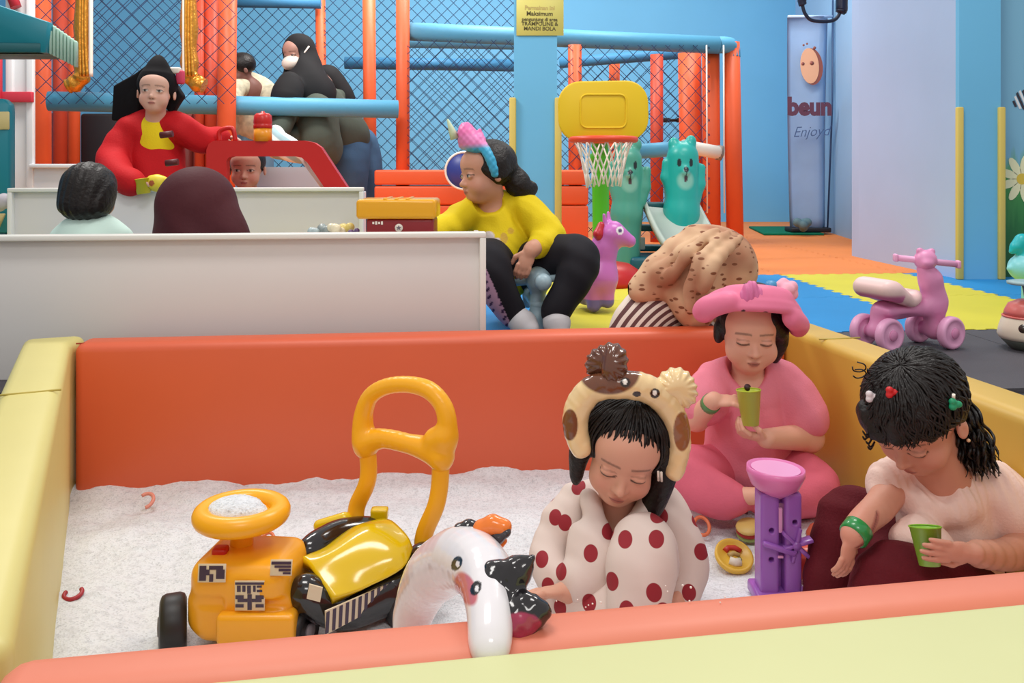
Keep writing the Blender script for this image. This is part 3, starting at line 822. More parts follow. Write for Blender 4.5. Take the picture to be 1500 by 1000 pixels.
prof = [(0, .03), (.06, .035), (.1, .0), (.5, -.012), (.9, 0), (.94, .035), (1, .03)]
rows = []
for i in range(9):
    t = i/8; L0 = a0.lerp(b0, t); R0 = a1.lerp(b1, t); L0.z -= .03*math.sin(t*PI); R0.z -= .03*math.sin(t*PI)
    rows.append([bm.verts.new(L0.lerp(R0, u)+Vector((0, 0, z))) for u, z in prof]+[bm.verts.new(L0.lerp(R0, u)+Vector((0, .02, z-.03))) for u, z in prof[::-1]])
for A, B in zip(rows, rows[1:]):
    for k in range(len(A)):
        f = bm.faces.new((A[k], A[(k+1) % len(A)], B[(k+1) % len(A)], B[k])); f.smooth = True
bm.faces.new(rows[0]); bm.faces.new(rows[-1][::-1]); bmesh.ops.recalc_face_normals(bm, faces=bm.faces)
add('chute', bm, m_chute, bs_)
for Y, d in ((302, .10), (336, .14), (368, .2)): add('step', box(P(958, Y, s)+Vector((0, d, 0)), (.22, .10, .035), .01), m_teald, bs_)
add('base_rail', box(P(955, 386, s)+Vector((0, .05, .0)), (.26, .3, .09), .02), M('base_teal', (18, 92, 110), .4), bs_)
add('shelf_panel', box(P(934, 358, s)+Vector((0, .06, 0)), (.1, .02, .07), .006), m_chute, bs_)

# ------------------------------------------------------------------ bouncy pony
s = 362; c = P(872, FLY(s), s)
sd = Sdf(); p_ = lambda X, Y, d=0: P(X, Y, s)+Vector((0, d, 0))
sd.add(chain([p_(862, 425, .04), p_(878, 405), p_(884, 365), p_(892, 345)], [24/s, 25/s, 18/s, 19/s]), .03)
sd.add(cap(p_(900, 342), p_(922, 353), 17/s, 9.5/s), .03)
for X, Y, d in ((869, 446, -.02), (889, 440, -.02), (852, 440, .10), (870, 436, .12)): sd.add(cap(p_(X-1, Y-30, d), p_(X, Y, d), 12/s, 10/s), .02)
sd.add([cap(p_(886, 328, -.02), p_(884, 314, -.02), 4/s, 2.4/s), cap(p_(893, 326, .02), p_(892, 312, .03), 4/s, 2.4/s)], .01)
sd.keep(half((0, 0, .001), (0, 0, -1)))
def pony(p):
    out = flatc(p, (204, 112, 196)); out = lerpc(out, (112, 96, 178), p[:, 2] < .055)
    e = npv(p_(906.5, 336.5)); d = np.hypot(p[:, 0]-e[0], p[:, 2]-e[2]); fr = p[:, 1] < e[1]-.01
    out = lerpc(out, (240, 232, 240), fr*(d < .0165)); out = lerpc(out, (90, 66, 120), fr*(d < .0085))
    return out
pn = thing('bouncy_pony', 'pink inflatable bouncy pony with purple hooves beside the basketball stand', 'toy animal', (c.x, c.y, 0))
add('body', sdf_mesh(sd, .0045, pony), M('pony_vinyl', None, .3, .5, vcol=True), pn)
sd = Sdf().add(chain([p_(880, 330, -.02), p_(875, 342, -.035), p_(878, 351, -.03)], [6/s, 7/s, 4/s]), .01)
add('ear', sdf_mesh(sd, .004), M('pony_red', (190, 34, 52), .35), pn)

# ------------------------------------------------------------------ pink toddler scooter
def wheel(bt, name, c, ax, r, w, mat, mat2):
    ax = Vector(ax).normalized(); c = Vector(c)-ax*w/2
    o = add(name, lathe([(0, 0), (r*.8, 0), (r*.94, w*.08), (r, w*.25), (r, w*.75), (r*.94, w*.92), (r*.78, w), (r*.72, w*.86), (r*.4, w*.84), (r*.36, w*.96), (0, w*.97)], c, 28, ax), mat, bt)
    add('hub_cap', lathe([(r*.34, 0), (r*.30, w*.12), (0, w*.14)], c+ax*w*.95, 18, ax), mat2, o)
    return o
s = 452; c = P(1335, FLY(s), s)
sc_ = thing('ride_on_scooter', 'pink four-wheeled toddler scooter on the grey mats', 'ride-on toy', (c.x, c.y, 0))
m_pk = M('scooter_pink', (236, 172, 212), .38, .45); m_pk2 = M('scooter_deep_pink', (226, 146, 192), .4); m_seat = M('scooter_seat', (236, 200, 204), .4)
ax = Vector((.42, -.9, 0)).normalized(); fw_ = Vector((.9, .42, 0)).normalized()
wr_ = .053
rl = P(1303, 489, 458); rr = rl-ax*.105; fl = P(1393, 481, 452); fr_ = fl-ax*.125
for q in (rl, rr, fl, fr_):
    q.z = wr_; wheel(sc_, 'wheel', q, ax, wr_, .034, m_pk, m_pk2)
sd = Sdf(); mid_r = (rl+rr)/2; mid_f = (fl+fr_)/2
up = lambda v, z: Vector((v.x, v.y, z))
sd.add(cap(rl, rr, .014), .01); sd.add(cap(fl, fr_, .02), .01)
hb = P(1365, 383, s); nb_ = up(mid_f, .17)-fw_*.02
sd.add(chain([up(mid_r, .06)-fw_*.0, up(mid_r, .115)+fw_*.03, up(mid_r, .122)+fw_*.10, up(mid_f, .13)-fw_*.03], [.026, .032, .026, .03]), .03)
sd.add(chain([up(mid_f, .05), up(mid_f, .12)], [.026, .035]), .03)
sd.add(chain([up(mid_f, .15), nb_+Vector((0, 0, .05)), Vector((hb.x, mid_f.y-.01, hb.z-.03))], [.042, .034, .026]), .02)
sd.add(rbx(up((mid_r+mid_f)/2, .125), (.11, .03, .012), .01, np.array(Matrix((fw_, -ax, Vector((0, 0, 1)))).transposed(), np.float32)), .02)
add('body', sdf_mesh(sd, .004), m_pk2, sc_)
hc_ = Vector((hb.x, mid_f.y-.012, hb.z))
sd = Sdf().add(ell(hc_, (.036, .036, .034))).add(ell(hc_+Vector((-.018, .0, .03)), (.012, .01, .011)), .006).add(ell(hc_+Vector((.02, 0, .028)), (.012, .01, .011)), .006).add(ell(hc_+Vector((-.006, -.026, -.008)), (.02, .018, .015)), .008)
add('head', sdf_mesh(sd, .003), m_pk2, sc_)
add('handlebar', tube([hc_-ax*.02+Vector((-.082, .0, .006)), hc_+ax*.02+Vector((.09, 0, -.012))], .0105, 12), m_pk, sc_)
for q in (hc_-ax*.02+Vector((-.082, 0, .006)), hc_+ax*.02+Vector((.09, 0, -.012))): add('grip_end', box(q, (.012, .026, .026), .005, 2), m_pk, sc_)
sd = Sdf(); prev = None
for u_, z_, r_, w_2 in ((-.008, .196, .030, .050), (.022, .192, .026, .054), (.055, .170, .020, .060), (.09, .155, .017, .060), (.12, .160, .015, .050), (.14, .172, .012, .036)):
    q = up(mid_r, z_)+fw_*u_; sd.add(cap(q-ax*w_2, q+ax*w_2, r_), .035)
add('seat', sdf_mesh(sd, .0035, lambda p: lerpc(flatc(p, (240, 206, 204)), (214, 120, 168), np.clip((.185-p[:, 2])*90, 0, 1)*(((p-npv(mid_r))@npv(fw_)) < .035))), M('seat_plastic', None, .4, .45, vcol=True), sc_)

# ladybird-like ride-on cut by the right edge
s = 452; c = P(1508, 512, s); c.z = 0
rd = thing('ride_on_car', 'cream and red round ride-on toy with a cartoon eye at the frame edge', 'ride-on toy', (c.x, c.y, 0))
prof = lambda L: [(r/s, (512-y)/s) for r, y in L]
add('base', lathe(prof([(0, 512), (24, 512), (36, 500), (40, 494), (0, 494)]), c, 28), M('ride_base', (104, 112, 104), .5), rd)
add('body', lathe(prof([(0, 496), (40, 496), (42.5, 490), (40, 478), (36, 466), (33, 460), (0, 460)]), c, 28), M('ride_cream', (230, 216, 196), .35), rd)
add('hood', lathe(prof([(34.5, 463), (33, 456), (28, 446), (16, 440), (0, 438)]), c, 28), M('ride_red', (208, 104, 98), .35), rd)
add('trim_line', tube([c+Vector((math.cos(t)*34.8/s, math.sin(t)*34.8/s, 48/s)) for t in np.linspace(0, 2*PI, 28, endpoint=False)], .004, 6, True), M('ride_red', None), rd)
def on_body(a, r, y): return c+Vector((math.sin(a)*r/s, -math.cos(a)*r/s, (512-y)/s))
for a in (-.72, .5):
    n = Vector((math.sin(a), -math.cos(a), .3)); q = on_body(a, 37, 477.5)
    ey = add('eye', lathe([(0, 0), (7.5/s, 0), (6.5/s, .005), (0, .007)], q, 18, n), M('eye_dark', (52, 40, 34), .2), rd)
    add('eye_glint', lathe([(0, 0), (3/s, 0), (0, .003)], q+Vector((.004, -.006, .004)), 10, n), m_silver, ey)
a = -.2; add('heart_mark', box(on_body(a, 39.5, 487), (.016, .006, .016), .003, 2, Matrix.Rotation(PI/4, 3, 'Y')), M('ride_red', None), rd)
add('stem', tube([c+Vector((0, 0, 72/s)), c+Vector((-.01, 0, 96/s))], .014, 10), M('ride_stem', (96, 128, 140), .4), rd)
add('steering_disc', lathe([(0, 0), (27/s, .002), (28/s, .010), (20/s, .014), (0, .014)], c+Vector((-.005, 0, 94/s)), 24), M('ride_disc', (150, 180, 186), .4), rd)
# teal dino toy behind it
s = 345; c = P(1500, FLY(s), s)
sd = Sdf(); p_ = lambda X, Y, d=0: P(X, Y, s)+Vector((0, d, 0))
sd.add(chain([p_(1496, 352), p_(1488, 362), p_(1482, 368)], [9/s, 8/s, 4/s]), .01).add(ell(p_(1507, 392), (28/s, .08, 22/s)), .02).add(cap(p_(1480, 393), p_(1500, 394), 5/s, 8/s), .01).add(cap(p_(1500, 355), p_(1508, 390), 11/s, 14/s), .02)
sd.add(cap(p_(1512, 400), p_(1512, 446), 14/s), .02)
add_col = lambda p: lerpc(flatc(p, (18, 176, 186)), (130, 208, 218), p[:, 2] < P(0, 374, s).z)
o = add('dino_toy', sdf_mesh(sd, .005, add_col), M('dino_vinyl', None, .35, .5, vcol=True)); tag(o, 'turquoise curled toy animal in front of the painted grass', 'toy animal')

# ------------------------------------------------------------------ grey scooter under the girl in yellow
s = 410; c = P(788, FLY(s), s)
gs = thing('ride_on_scooter', 'pale grey-blue ride-on scooter under the girl in the yellow top', 'ride-on toy', (c.x, c.y, 0))
m_gs = M('scooter_grey', (160, 186, 198), .38)
sd = Sdf().add(ell(P(789, 410, s), (19/s, 20/s, 20/s))).add(cap(P(788, 425, s), P(787, 470, s), 11/s, 12/s), .015).add(cap(P(795, 412, s+10), P(796, 413, s+14), 12/s), .01)
sd.add(cap(P(787, 466, s), P(787, 478, s), 15/s), .01)
add('head', sdf_mesh(sd, .0035), m_gs, gs)
add('handlebar', tube([P(752, 414, s-4), P(826, 406, s+4)], 5.5/s, 12), m_gs, gs)
for X, Y, d in ((748, 414.5, -4), (828, 405.5, 4)): add('grip', tube([P(X-4, Y, s+d), P(X+4, Y-.6, s+d)], 7.5/s, 12), m_gs, gs)
for dx in (-.055, .055): wheel(gs, 'wheel', c+Vector((dx-.003, -.005, .045)), (1 if dx > 0 else -1, 0, 0), .045, .03, m_gs, m_silver)
sd = Sdf().add(chain([c+Vector((0, .0, .10)), c+Vector((-.01, .12, .12)), c+Vector((-.03, .30, .14))], [.03, .035, .03]), .02).add(ell(c+Vector((-.03, .30, .155)), (.08, .10, .02)), .02).add(chain([c+Vector((-.03, .32, .12)), c+Vector((-.03, .34, .05))], [.025, .02]), .02)
add('frame', sdf_mesh(sd, .006), m_gs, gs)
for dx in (-.06, .06): wheel(gs, 'wheel', c+Vector((dx-.03, .34, .045)), (1 if dx > 0 else -1, 0, 0), .045, .03, m_gs, m_silver)

# ------------------------------------------------------------------ banner, green mat, bracket
s = 172
m_ban = M('banner_cloth', (186, 212, 240), .5, .3, (3, .15), (2.2, .10))
c = P(1186, FLY(s), s)
bn = thing('banner_stand', 'narrow pale blue standing banner with brown letters in the corridor corner', 'banner', (c.x, c.y, 0))
bm = bmesh.new(); rows = []
for i in range(15):
    t = i/14; row = []
    for j in range(11):
        u = j/10; X = 1154+(1218-4*t-1154+0*t)*u+4*t*(1-u)
        q = P(X, 24+(340-24)*t, s); q.y += .02*math.sin(u*PI*1.5+1)+.03*math.sin(t*PI)+(.10*(u > .8)*(u-.8)/.2)
        row.append(bm.verts.new(q))
    rows.append(row)
for A, B in zip(rows, rows[1:]):
    for k in range(10):
        f = bm.faces.new((A[k], B[k], B[k+1], A[k+1])); f.smooth = True
bmesh.ops.solidify(bm, geom=bm.faces[:], thickness=.004)
add('cloth', bm, m_ban, bn)
add('top_rail', tube([P(1154, 24, s), P(1219, 24, s)], .012, 8), m_ban, bn)
add('side_edge', tube([P(1220, 0, s), P(1219, 160, s), P(1212, 340, s)], .008, 6), M('banner_edge', (44, 72, 112), .5), bn)
add('pole', tube([P(1186, 26, s)+Vector((0, .12, 0)), P(1186, 338, s)+Vector((0, .12, 0))], .012, 8), m_black, bn)
add('foot', box(c+Vector((0, .05, .039)), (.34, .2, .04), .01), m_black, bn)
m_brn = M('banner_brown', (96, 54, 72), .5); m_pch = M('banner_peach', (224, 168, 132), .5); m_brn2 = M('banner_red_brown', (142, 78, 66), .5); m_inkb = M('banner_ink', (70, 96, 142), .5)
q = P(1185, 97, s); q.y -= .03
add('emblem_edge', plate([(16*math.cos(t)/s, 27*math.sin(t)/s) for t in np.linspace(0, 2*PI, 24, endpoint=False)], q+Vector((2.5/s, 0, -1/s)), (1, 0, 0), (-.06, 0, 1), .004), m_brn2, bn)  # brown printed edge around the oval
add('emblem_oval', plate([(13.5*math.cos(t)/s, 26*math.sin(t)/s) for t in np.linspace(0, 2*PI, 24, endpoint=False)], q+Vector((-1/s, -.004, 0)), (1, 0, 0), (-.06, 0, 1), .004), m_pch, bn)
for dx, dz, r in ((-11, 3, 2.4), (2, 4, 3), (-10, 30, 1.6), (-5, 32, 1.6), (6, 26, 2.2)):
    add('emblem_dot', lathe([(0, 0), (r/s, 0), (r/s, .003), (0, .003)], q+Vector((dx/s, -.006, dz/s)), 10, (0, -1, 0)), m_brn2, bn)
text('lettering', 'beun', P(1186, 157, s+3), (1, 0, .0), (0, 0, 1), .205, m_brn, bn, .002, .92, .010)
text('lettering', 'Enjoyd', P(1188, 193, s+3), (1, 0, .05), (0, 0, 1), .125, m_inkb, bn, .001, .9, -.001, .35)
a, b = FL(1106, 341), FL(1205, 341)
o = add('door_mat', prism([(a.x, 7.45), (2.62, 7.45), (2.64, 8.3), (a.x+.1, 8.3)], .0005, .018, .004), M('mat_green', (18, 112, 84), .9, .2, (80, .6))); tag(o, 'dark green door mat under the standing banner', 'mat')
lump('cloth_bag', 'small grey-green bag at the foot of the standing banner', 'bag', P(1176, 341, 177), .075, M('bag_grey', (92, 124, 132), .7), None, 5)
s = 205
hg = thing('exercise_bracket', 'black tubular bracket with foam grips at the top edge above the banner', 'bracket', P(1206, 0, s))
pts = catmull([P(1173, -60, s), P(1174, -20, s), P(1176, 10, s), P(1182, 24, s), P(1192, 30.5, s), P(1216, 31, s), P(1227, 25, s), P(1231, 12, s), P(1232, -20, s), P(1232, -60, s)], 5)
m_nav = M('bracket_navy', (20, 28, 54), .4)
add('tube', tube(pts, 2.6/s, 10), m_nav, hg)
add('foam_grip', tube(catmull([P(1174, -50, s), P(1174.5, -8, s), P(1175, 3, s), P(1176.5, 8, s)], 4), [6.5/s]*8+[6/s]*4+[3.5/s], 12), m_nav, hg)
add('foam_grip', tube(catmull([P(1233, -50, s), P(1233, 8, s), P(1232.5, 15, s), P(1231.5, 20, s)], 4), [8.5/s]*8+[8/s]*3+[5/s, 3.5/s], 12), m_nav, hg)
add('wall_arm', box(P(1203, -70, s)+Vector((0, .1, 0)), (.4, .3, .05), .01), m_nav, hg)
# ------------------------------------------------------------------ yellow ride-on digger
m_hood = M('digger_orange', (246, 172, 36), .28, .5); m_wheelo = M('digger_wheel_orange', (250, 178, 28), .3, .5); m_seaty = M('digger_seat_yellow', (232, 196, 14), .16, .6, None, None, .3)
m_blk = M('glossy_black', (24, 20, 24), .14, .6, None, None, .4); m_tyre = M('tyre_black', (30, 28, 30), .45); m_stk = M('sticker_white', (222, 206, 176), .35); m_stkd = M('sticker_dark', (66, 50, 72), .4)
c = P(430, 930, 828); c.z = SANDZ
dg = thing('ride_on_digger', 'orange and black ride-on toy with steering wheel and push handle in the sand', 'ride-on toy', (c.x, c.y, SANDZ))
SH = 840
h0 = P(358, 868, SH)
ang = math.radians(-6); Rh = np.array(Matrix.Rotation(ang, 3, 'Z'), np.float32)
sd = Sdf().add(rbx(h0+Vector((0, .045, -.012)), (.088, .075, .072), .034, Rh), .02)
sd.add(rbx(h0+Vector((0, .04, .02)), (.085, .07, .038), .025, Rh), .01)
sd.add(rbx(h0+Vector((0, .05, -.03)), (.094, .072, .034), .02, Rh), .012)
for X in (309, 412): sd.sub(rbx(P(X, 872, SH)+Vector((0, -.04, 0)), (.030, .016, .009), .006), .01)
add('hood', sdf_mesh(sd, .0028), m_hood, dg)
front = h0.y-.032
def fp(X, Y, off=0): q = P(X, Y, F/(front-off)); return q
add('bumper', box(P(376, 914, SH+18)+Vector((0, .01, -.005)), (.132, .05, .052), .008, 3), m_hood, dg)
def sticker(X0, X1, Y0, Y1, y, marks, tilt=0):
    q = P((X0+X1)/2, (Y0+Y1)/2, F/y); w, h = (X1-X0)*y/F, (Y1-Y0)*y/F
    rot = Matrix.Rotation(tilt, 3, 'X')
    o = add('sticker', box(q, (w, .0016, h), .0005, 1, rot), m_stk, dg)
    bm = bmesh.new()
    for (a, b, c_, d) in marks:
        bm = join(bm, plate([(w*(a-.5), h*(.5-d)), (w*(c_-.5), h*(.5-d)), (w*(c_-.5)+0, h*(.5-b)), (w*(a-.5), h*(.5-b))], q+rot@Vector((0, -.0015, 0)), (1, 0, 0), rot@Vector((0, 0, 1)), .001))
    add('sticker_print', bm, m_stkd, o)
yf = front-.004
sticker(344, 388, 850, 894, yf, [(.02, .05, .98, .12), (.08, .16, .2, .36), (.26, .16, .36, .36), (.42, .16, .54, .42), (.62, .16, .70, .36), (.74, .16, .9, .22), (.74, .3, .92, .37),
                                (.03, .48, .30, .60), (.10, .60, .42, .70), (.70, .48, .97, .60), (.58, .60, .90, .70), (.03, .78, .30, .88), (.70, .78, .97, .88), (.43, .45, .57, .96)])
sticker(290, 331, 826, 852, yf+.002, [(.06, .1, .3, .9), (.42, .55, .56, .95), (.40, .1, .9, .3), (.66, .3, .96, .8), (.3, .3, .42, .6)], -.12)
sticker(396, 428, 820, 842, yf+.003, [(.05, .12, .95, .3), (.2, .36, .95, .5), (.4, .56, .95, .72), (.6, .78, .95, .9)], -.25)
q = P(323, 806, SH-12); add('horn_button', box(q+Vector((0, .0, -.004)), (.026, .026, .022), .005, 2), M('button_red', (196, 30, 26), .3), dg)
sc0 = P(362, 812, SH-30); sw = P(360, 742, SH-42)
add('steering_column', lathe([(.021, -.02), (.0205, .03), (.021, .055), (.031, .07), (.034, .085)], Vector((sw.x, sc0.y, sc0.z)), 24), m_wheelo, dg)
wo = add('steering_wheel', tube([Vector((sw.x+math.cos(t)*.068, sc0.y+math.sin(t)*.068, sw.z-.002)) for t in np.linspace(0, 2*PI, 40, endpoint=False)], .0185, 14, True, flat=1.0, up=(0, 0, 1)), m_wheelo, dg)
add('wheel_hub', lathe([(0, -.012), (.055, -.012), (.06, -.002), (.05, .002), (0, .004)], Vector((sw.x, sc0.y, sw.z-.004)), 28), m_wheelo, wo)
rn = random.Random(8)
# sand heap in the wheel
sd = Sdf().add(ell(Vector((sw.x-.012, sc0.y, sw.z+.004)), (.05, .045, .022)), .01).add(ell(Vector((sw.x+.022, sc0.y-.012, sw.z+.002)), (.028, .026, .018)), .01)
sd.disp(lambda p: (.0018*np.sin(p[:, 0]*700)*np.sin(p[:, 1]*650+1)*np.sin(p[:, 2]*720)).astype(np.float32))
o = add('sand_heap', sdf_mesh(sd, .003), MATS['white_sand']); tag(o, 'small heap of white sand in the orange steering wheel', 'sand', kind='stuff')
# black chassis, fenders, seat
q = lambda X, Y, s_: P(X, Y, s_)
sd = Sdf().add(csm([q(446, 866, 836), q(500, 893, 824), q(560, 868, 800), q(604, 846, 772)], [.029, .027, .034, .044]), .02)
sd.add(csm([q(452, 808, 792), q(498, 786, 762), q(548, 784, 742)], [.022, .026, .030]), .02)
sd.add(chain([q(590, 876, 800), q(612, 838, 792), q(622, 815, 786)], [.03, .04, .026]), .02)
sd.add(ell(q(540, 840, 780), (.09, .07, .04)), .03)
add('chassis', sdf_mesh(sd, .0036), m_blk, dg)
rows = [[(446, 820, 806), (456, 834, 816), (472, 856, 830), (491, 880, 842)], [(478, 805, 785), (494, 812, 806), (520, 842, 820), (536, 866, 826)], [(520, 776, 768), (546, 778, 786), (580, 812, 806), (590, 838, 812)], [(560, 764, 748), (576, 768, 764), (598, 790, 784), (606, 808, 790)]]
seat = patch([[q(*x)+Vector((0, -.012, .012)) for x in r] for r in rows], .018)
bmesh.ops.subdivide_edges(seat, edges=[], cuts=0)
add('seat', seat, m_seaty, dg)
add('seat_mark', lathe([(0, 0), (.004, 0), (0, .002)], q(503, 806, 810), 8, (0, -.6, .8)), m_stkd, dg)
sd = Sdf().add(chain([q(468, 770, 745), q(505, 762, 745)], [.012, .016]), .01).add(rbx(q(556, 752, 740), (.017, .012, .012), .004), .004)
add('seat_bracket', sdf_mesh(sd, .003), m_seaty, dg)
for X, Y, sW, r in ((244, 928, 850, .052), (432, 934, 850, .04)): wheel(dg, 'wheel', P(X, Y, sW)+Vector((.0, .03, 0)), (-1 if X < 350 else 1, -.35, 0), r, .045, m_tyre, M('hub_grey', (128, 124, 130), .4))
wheel(dg, 'wheel', q(600, 884, 800), (.55, -.83, 0), .048, .04, m_tyre, M('hub_grey', None)); wheel(dg, 'wheel', q(480, 838, 720), (-.55, .83, 0), .048, .04, m_tyre, M('hub_grey', None))
lo = q(508, 896, 842); hi_ = q(566, 868, 812)
d_ = (hi_-lo).normalized(); bmx = plate([(0, -.022), (.17, -.016), (.17, .014), (0, .02)], lo+Vector((-.03, -.034, 0)), d_, (0, -.1, 1), .003)
sp = add('striped_sticker', bmx, m_stk, dg)
bm = bmesh.new()
for k in range(12): bm = join(bm, plate([(k*.013, -.02), (k*.013+.006, -.02), (k*.013+.009, .017), (k*.013+.003, .017)], lo+Vector((-.03, -.0365, 0)), d_, (0, -.1, 1), .002))
add('stripes', bm, m_stkd, sp)
add('side_sticker', plate([(-.012, -.013), (.012, -.013), (.012, .013), (-.012, .013)], q(461, 868, 866), (.8, .25, -.35), (.2, -.1, 1), .003), m_stk, dg)
# push handle
hs = lambda X, Y, back=0: P(X, Y, 744+36*(X-525)/100.0*.9-back)
sd = Sdf()
ring = [(536, 655, 17), (532, 632, 17), (533, 605, 14), (543, 580, 12.5), (566, 566, 12), (598, 563, 12), (628, 571, 13), (648, 592, 13), (655, 618, 14), (653, 645, 16), (646, 674, 17)]
sd.add(csm([hs(a[0], a[1], 12) for a in ring], [a[2]/770 for a in ring]), .002)
bar = [(536, 648, 19), (562, 642, 14), (600, 650, 14), (628, 658, 18), (646, 668, 20)]
sd.add(csm([hs(a[0], a[1], 12) for a in bar], [a[2]/770 for a in bar])[:1], .012).add(csm([hs(a[0], a[1], 12) for a in bar], [a[2]/770 for a in bar])[1:], .003)
sd.add(cap(hs(640, 645, 12), hs(650, 640, 12), 20/770), .01)
add('push_handle', sdf_mesh(sd, .003), m_wheelo, dg)
for pts in ([(538, 655), (540, 690), (536, 712), (524, 738), (521, 758), (523, 782)], [(646, 668), (644, 712), (638, 742), (625, 772), (620, 790), (620, 806)]):
    add('handle_leg', tube(catmull([hs(X, Y, 12-12*i/5) for i, (X, Y) in enumerate(pts)], 5), 13/765, 14, flat=.75, up=(0, 1, 0)), m_wheelo, dg)

# ------------------------------------------------------------------ inflatable headband leaning over the front wall
c = FL(700, 925, WT)
hb = thing('inflatable_headband', 'white inflatable animal headband with black ears lying over the orange front wall', 'headband', (c.x, c.y, WT))
sd = Sdf()
sd.add(csm([P(600, 915, 1130), P(618, 866, 1150), P(640, 836, 1200), P(678, 818, 1280), P(710, 842, 1375), P(717, 892, 1470), P(718, 949, 1540)], [.021, .028, .033, .034, .029, .0205, .0178]), .008)
def hbc(p):
    out = flatc(p, (236, 232, 236)); f = (p[:, 1])
    X = p[:, 0]/f*F+750; Y = HZ-(p[:, 2]-CZ)/f*F
    # the print follows the vinyl: position along the front face
    fr = f < 1.02
    out = lerpc(out, (206, 112, 120), fr*np.clip(3-3.0*(((X-682+(Y-860)*-.28)/17)**2+((Y-862)/27)**2), 0, 1))
    for ex, ey in ((669, 825), (697, 861)):
        d = ((X-ex-(ey-Y)*.25)/8)**2+((Y-ey)/11)**2
        out = lerpc(out, (30, 26, 32), fr*np.clip((1.05-d)*6, 0, 1)); d2 = ((X-ex-1.5)/3)**2+((Y-ey-1)/5)**2
        out = lerpc(out, (236, 232, 236), fr*np.clip((1.0-d2)*6, 0, 1))
    return out
add('band', sdf_mesh(sd, .0016, hbc), M('inflatable_white', None, .16, .55, vcol=True, coat=.3), hb)
m_ib = M('inflatable_black', None, .14, .6, vcol=True, coat=.4)
def ear_col(ce, rx, rz, col, side=-1):
    def f(p):
        out = flatc(p, (24, 20, 24)); d = ((p[:, 0]-ce[0])/rx)**2+((p[:, 2]-ce[2])/rz)**2
        return lerpc(out, col, np.clip((1-d)*5, 0, 1)*(p[:, 1] < ce[1]+.01))
    return f
crk = lambda p: (.0007*np.sin(p[:, 0]*420+1)*np.sin(p[:, 2]*380)).astype(np.float32)
e1 = P(765, 905, 1475)
sd = Sdf().add(chain([P(722, 836, 1425), P(716, 866, 1440), P(730, 894, 1452), P(758, 906, 1470), P(784, 897, 1477)], [.011, .017, .019, .0195, .013]), .012)
sd.add(chain([P(738, 862, 1433), P(756, 838, 1433), P(779, 818, 1433)], [.019, .014, .004]), .012)
sd.add(chain([P(750, 905, 1455), P(752, 925, 1460), P(747, 940, 1460)], [.014, .007, .002]), .008).add(chain([P(770, 885, 1470), P(798, 893, 1477)], [.012, .006]), .008)
sd.disp(crk)
add('ear', sdf_mesh(sd, .0016, ear_col(P(763, 904, 1475), .021, .0125, (164, 40, 78))), m_ib, hb)
e2 = P(684, 786, 1270)
sd = Sdf().add(chain([P(676, 800, 1267), P(684, 784, 1271), P(690, 776, 1273)], [.012, .0155, .010]), .01).disp(crk)
add('ear', sdf_mesh(sd, .0016, ear_col(P(669, 797, 1260), .0085, .014, (150, 52, 84))), m_ib, hb)
m_ih = M('inflatable_orange', (246, 128, 40), .18, .55, coat=.3)
sd = Sdf().add(chain([P(702, 788, 1285), P(706, 774, 1290), P(722, 768, 1295), P(738, 772, 1300), P(742, 781, 1300)], [.008, .009, .010, .008, .004]), .006)
add('horn', sdf_mesh(sd, .0016), m_ih, hb)
add('horn_tip', sdf_mesh(Sdf().add(cap(P(730, 798, 1295), P(738, 792, 1297), .006, .004)), .0016), m_ih, hb)
sd = Sdf().add(chain([P(698, 797, 1289), P(716, 795, 1293), P(742, 779, 1307)], [.009, .011, .0055]), .006).add(cap(P(708, 800, 1285), P(710, 808, 1287), .009, .005), .006).disp(crk)
add('tuft', sdf_mesh(sd, .0016, lambda p: flatc(p, (52, 48, 54))), m_ib, hb)

# ------------------------------------------------------------------ sand mill tower and the small sand toys
s = 765; c = P(1140, 240+.833*s, s)
tw = thing('sand_mill', 'purple sand mill tower with a pink funnel standing in the sand', 'sand toy', (c.x, c.y, SANDZ))
m_pur = M('mill_purple', (178, 112, 212), .25, .5, trans=.25); m_pf = M('mill_pink', (244, 134, 196), .28, .5, trans=.12); m_pkl = M('mill_pale', (240, 170, 216), .3)
zt = lambda Y: P(0, Y, s).z
for X, w in ((1123, 13.5), (1157, 12.5)):
    x = P(X, 0, s).x; sd = Sdf().add(rbx((x, c.y, (zt(716)+SANDZ)/2), (w/s, .024, (zt(716)-SANDZ)/2), .006), .004)
    for Yh in ((770, 812) if X < 1140 else (758, 800)): sd.sub(cap((x+.003, c.y-.05, zt(Yh)), (x+.003, c.y+.05, zt(Yh)), .005), .002)
    add('column', sdf_mesh(sd, .0028), m_pur, tw)
add('cross_panel', box((P(1140, 0, s).x, c.y+.012, (zt(780)+SANDZ)/2), (14/s, .02, zt(780)-SANDZ), .003), m_pur, tw)
add('cross_panel', box((P(1140, 0, s).x, c.y+.012, zt(726)), (14/s, .02, 24/s), .003), m_pur, tw)
add('slot_bar', box((P(1139, 0, s).x, c.y-.014, zt(757)), (7/s, .008, 36/s), .002), m_pkl, tw)
add('slot_bar', box((P(1137, 0, s).x, c.y-.02, zt(808)), (11/s, .006, 4/s), .001), m_pkl, tw)
add('base', rb_ if False else box((c.x, c.y, SANDZ+.012), (.10, .08, .024), .006, 2), m_pur, tw)
wc = Vector((P(1160, 0, s).x, c.y-.02, zt(790)))
for k in range(6):
    an = k*PI/3+.3; d = Vector((math.cos(an), 0, math.sin(an)))
    add('paddle', box(wc+d*.016, (.034, .022, .007), .0015, 1, Matrix.Rotation(-an, 3, 'Y')), m_pur, tw)
add('paddle_hub', lathe([(0, 0), (.008, 0), (.008, .024), (0, .024)], wc+Vector((0, .012, 0)), 14, (0, -1, 0)), m_pur, tw)
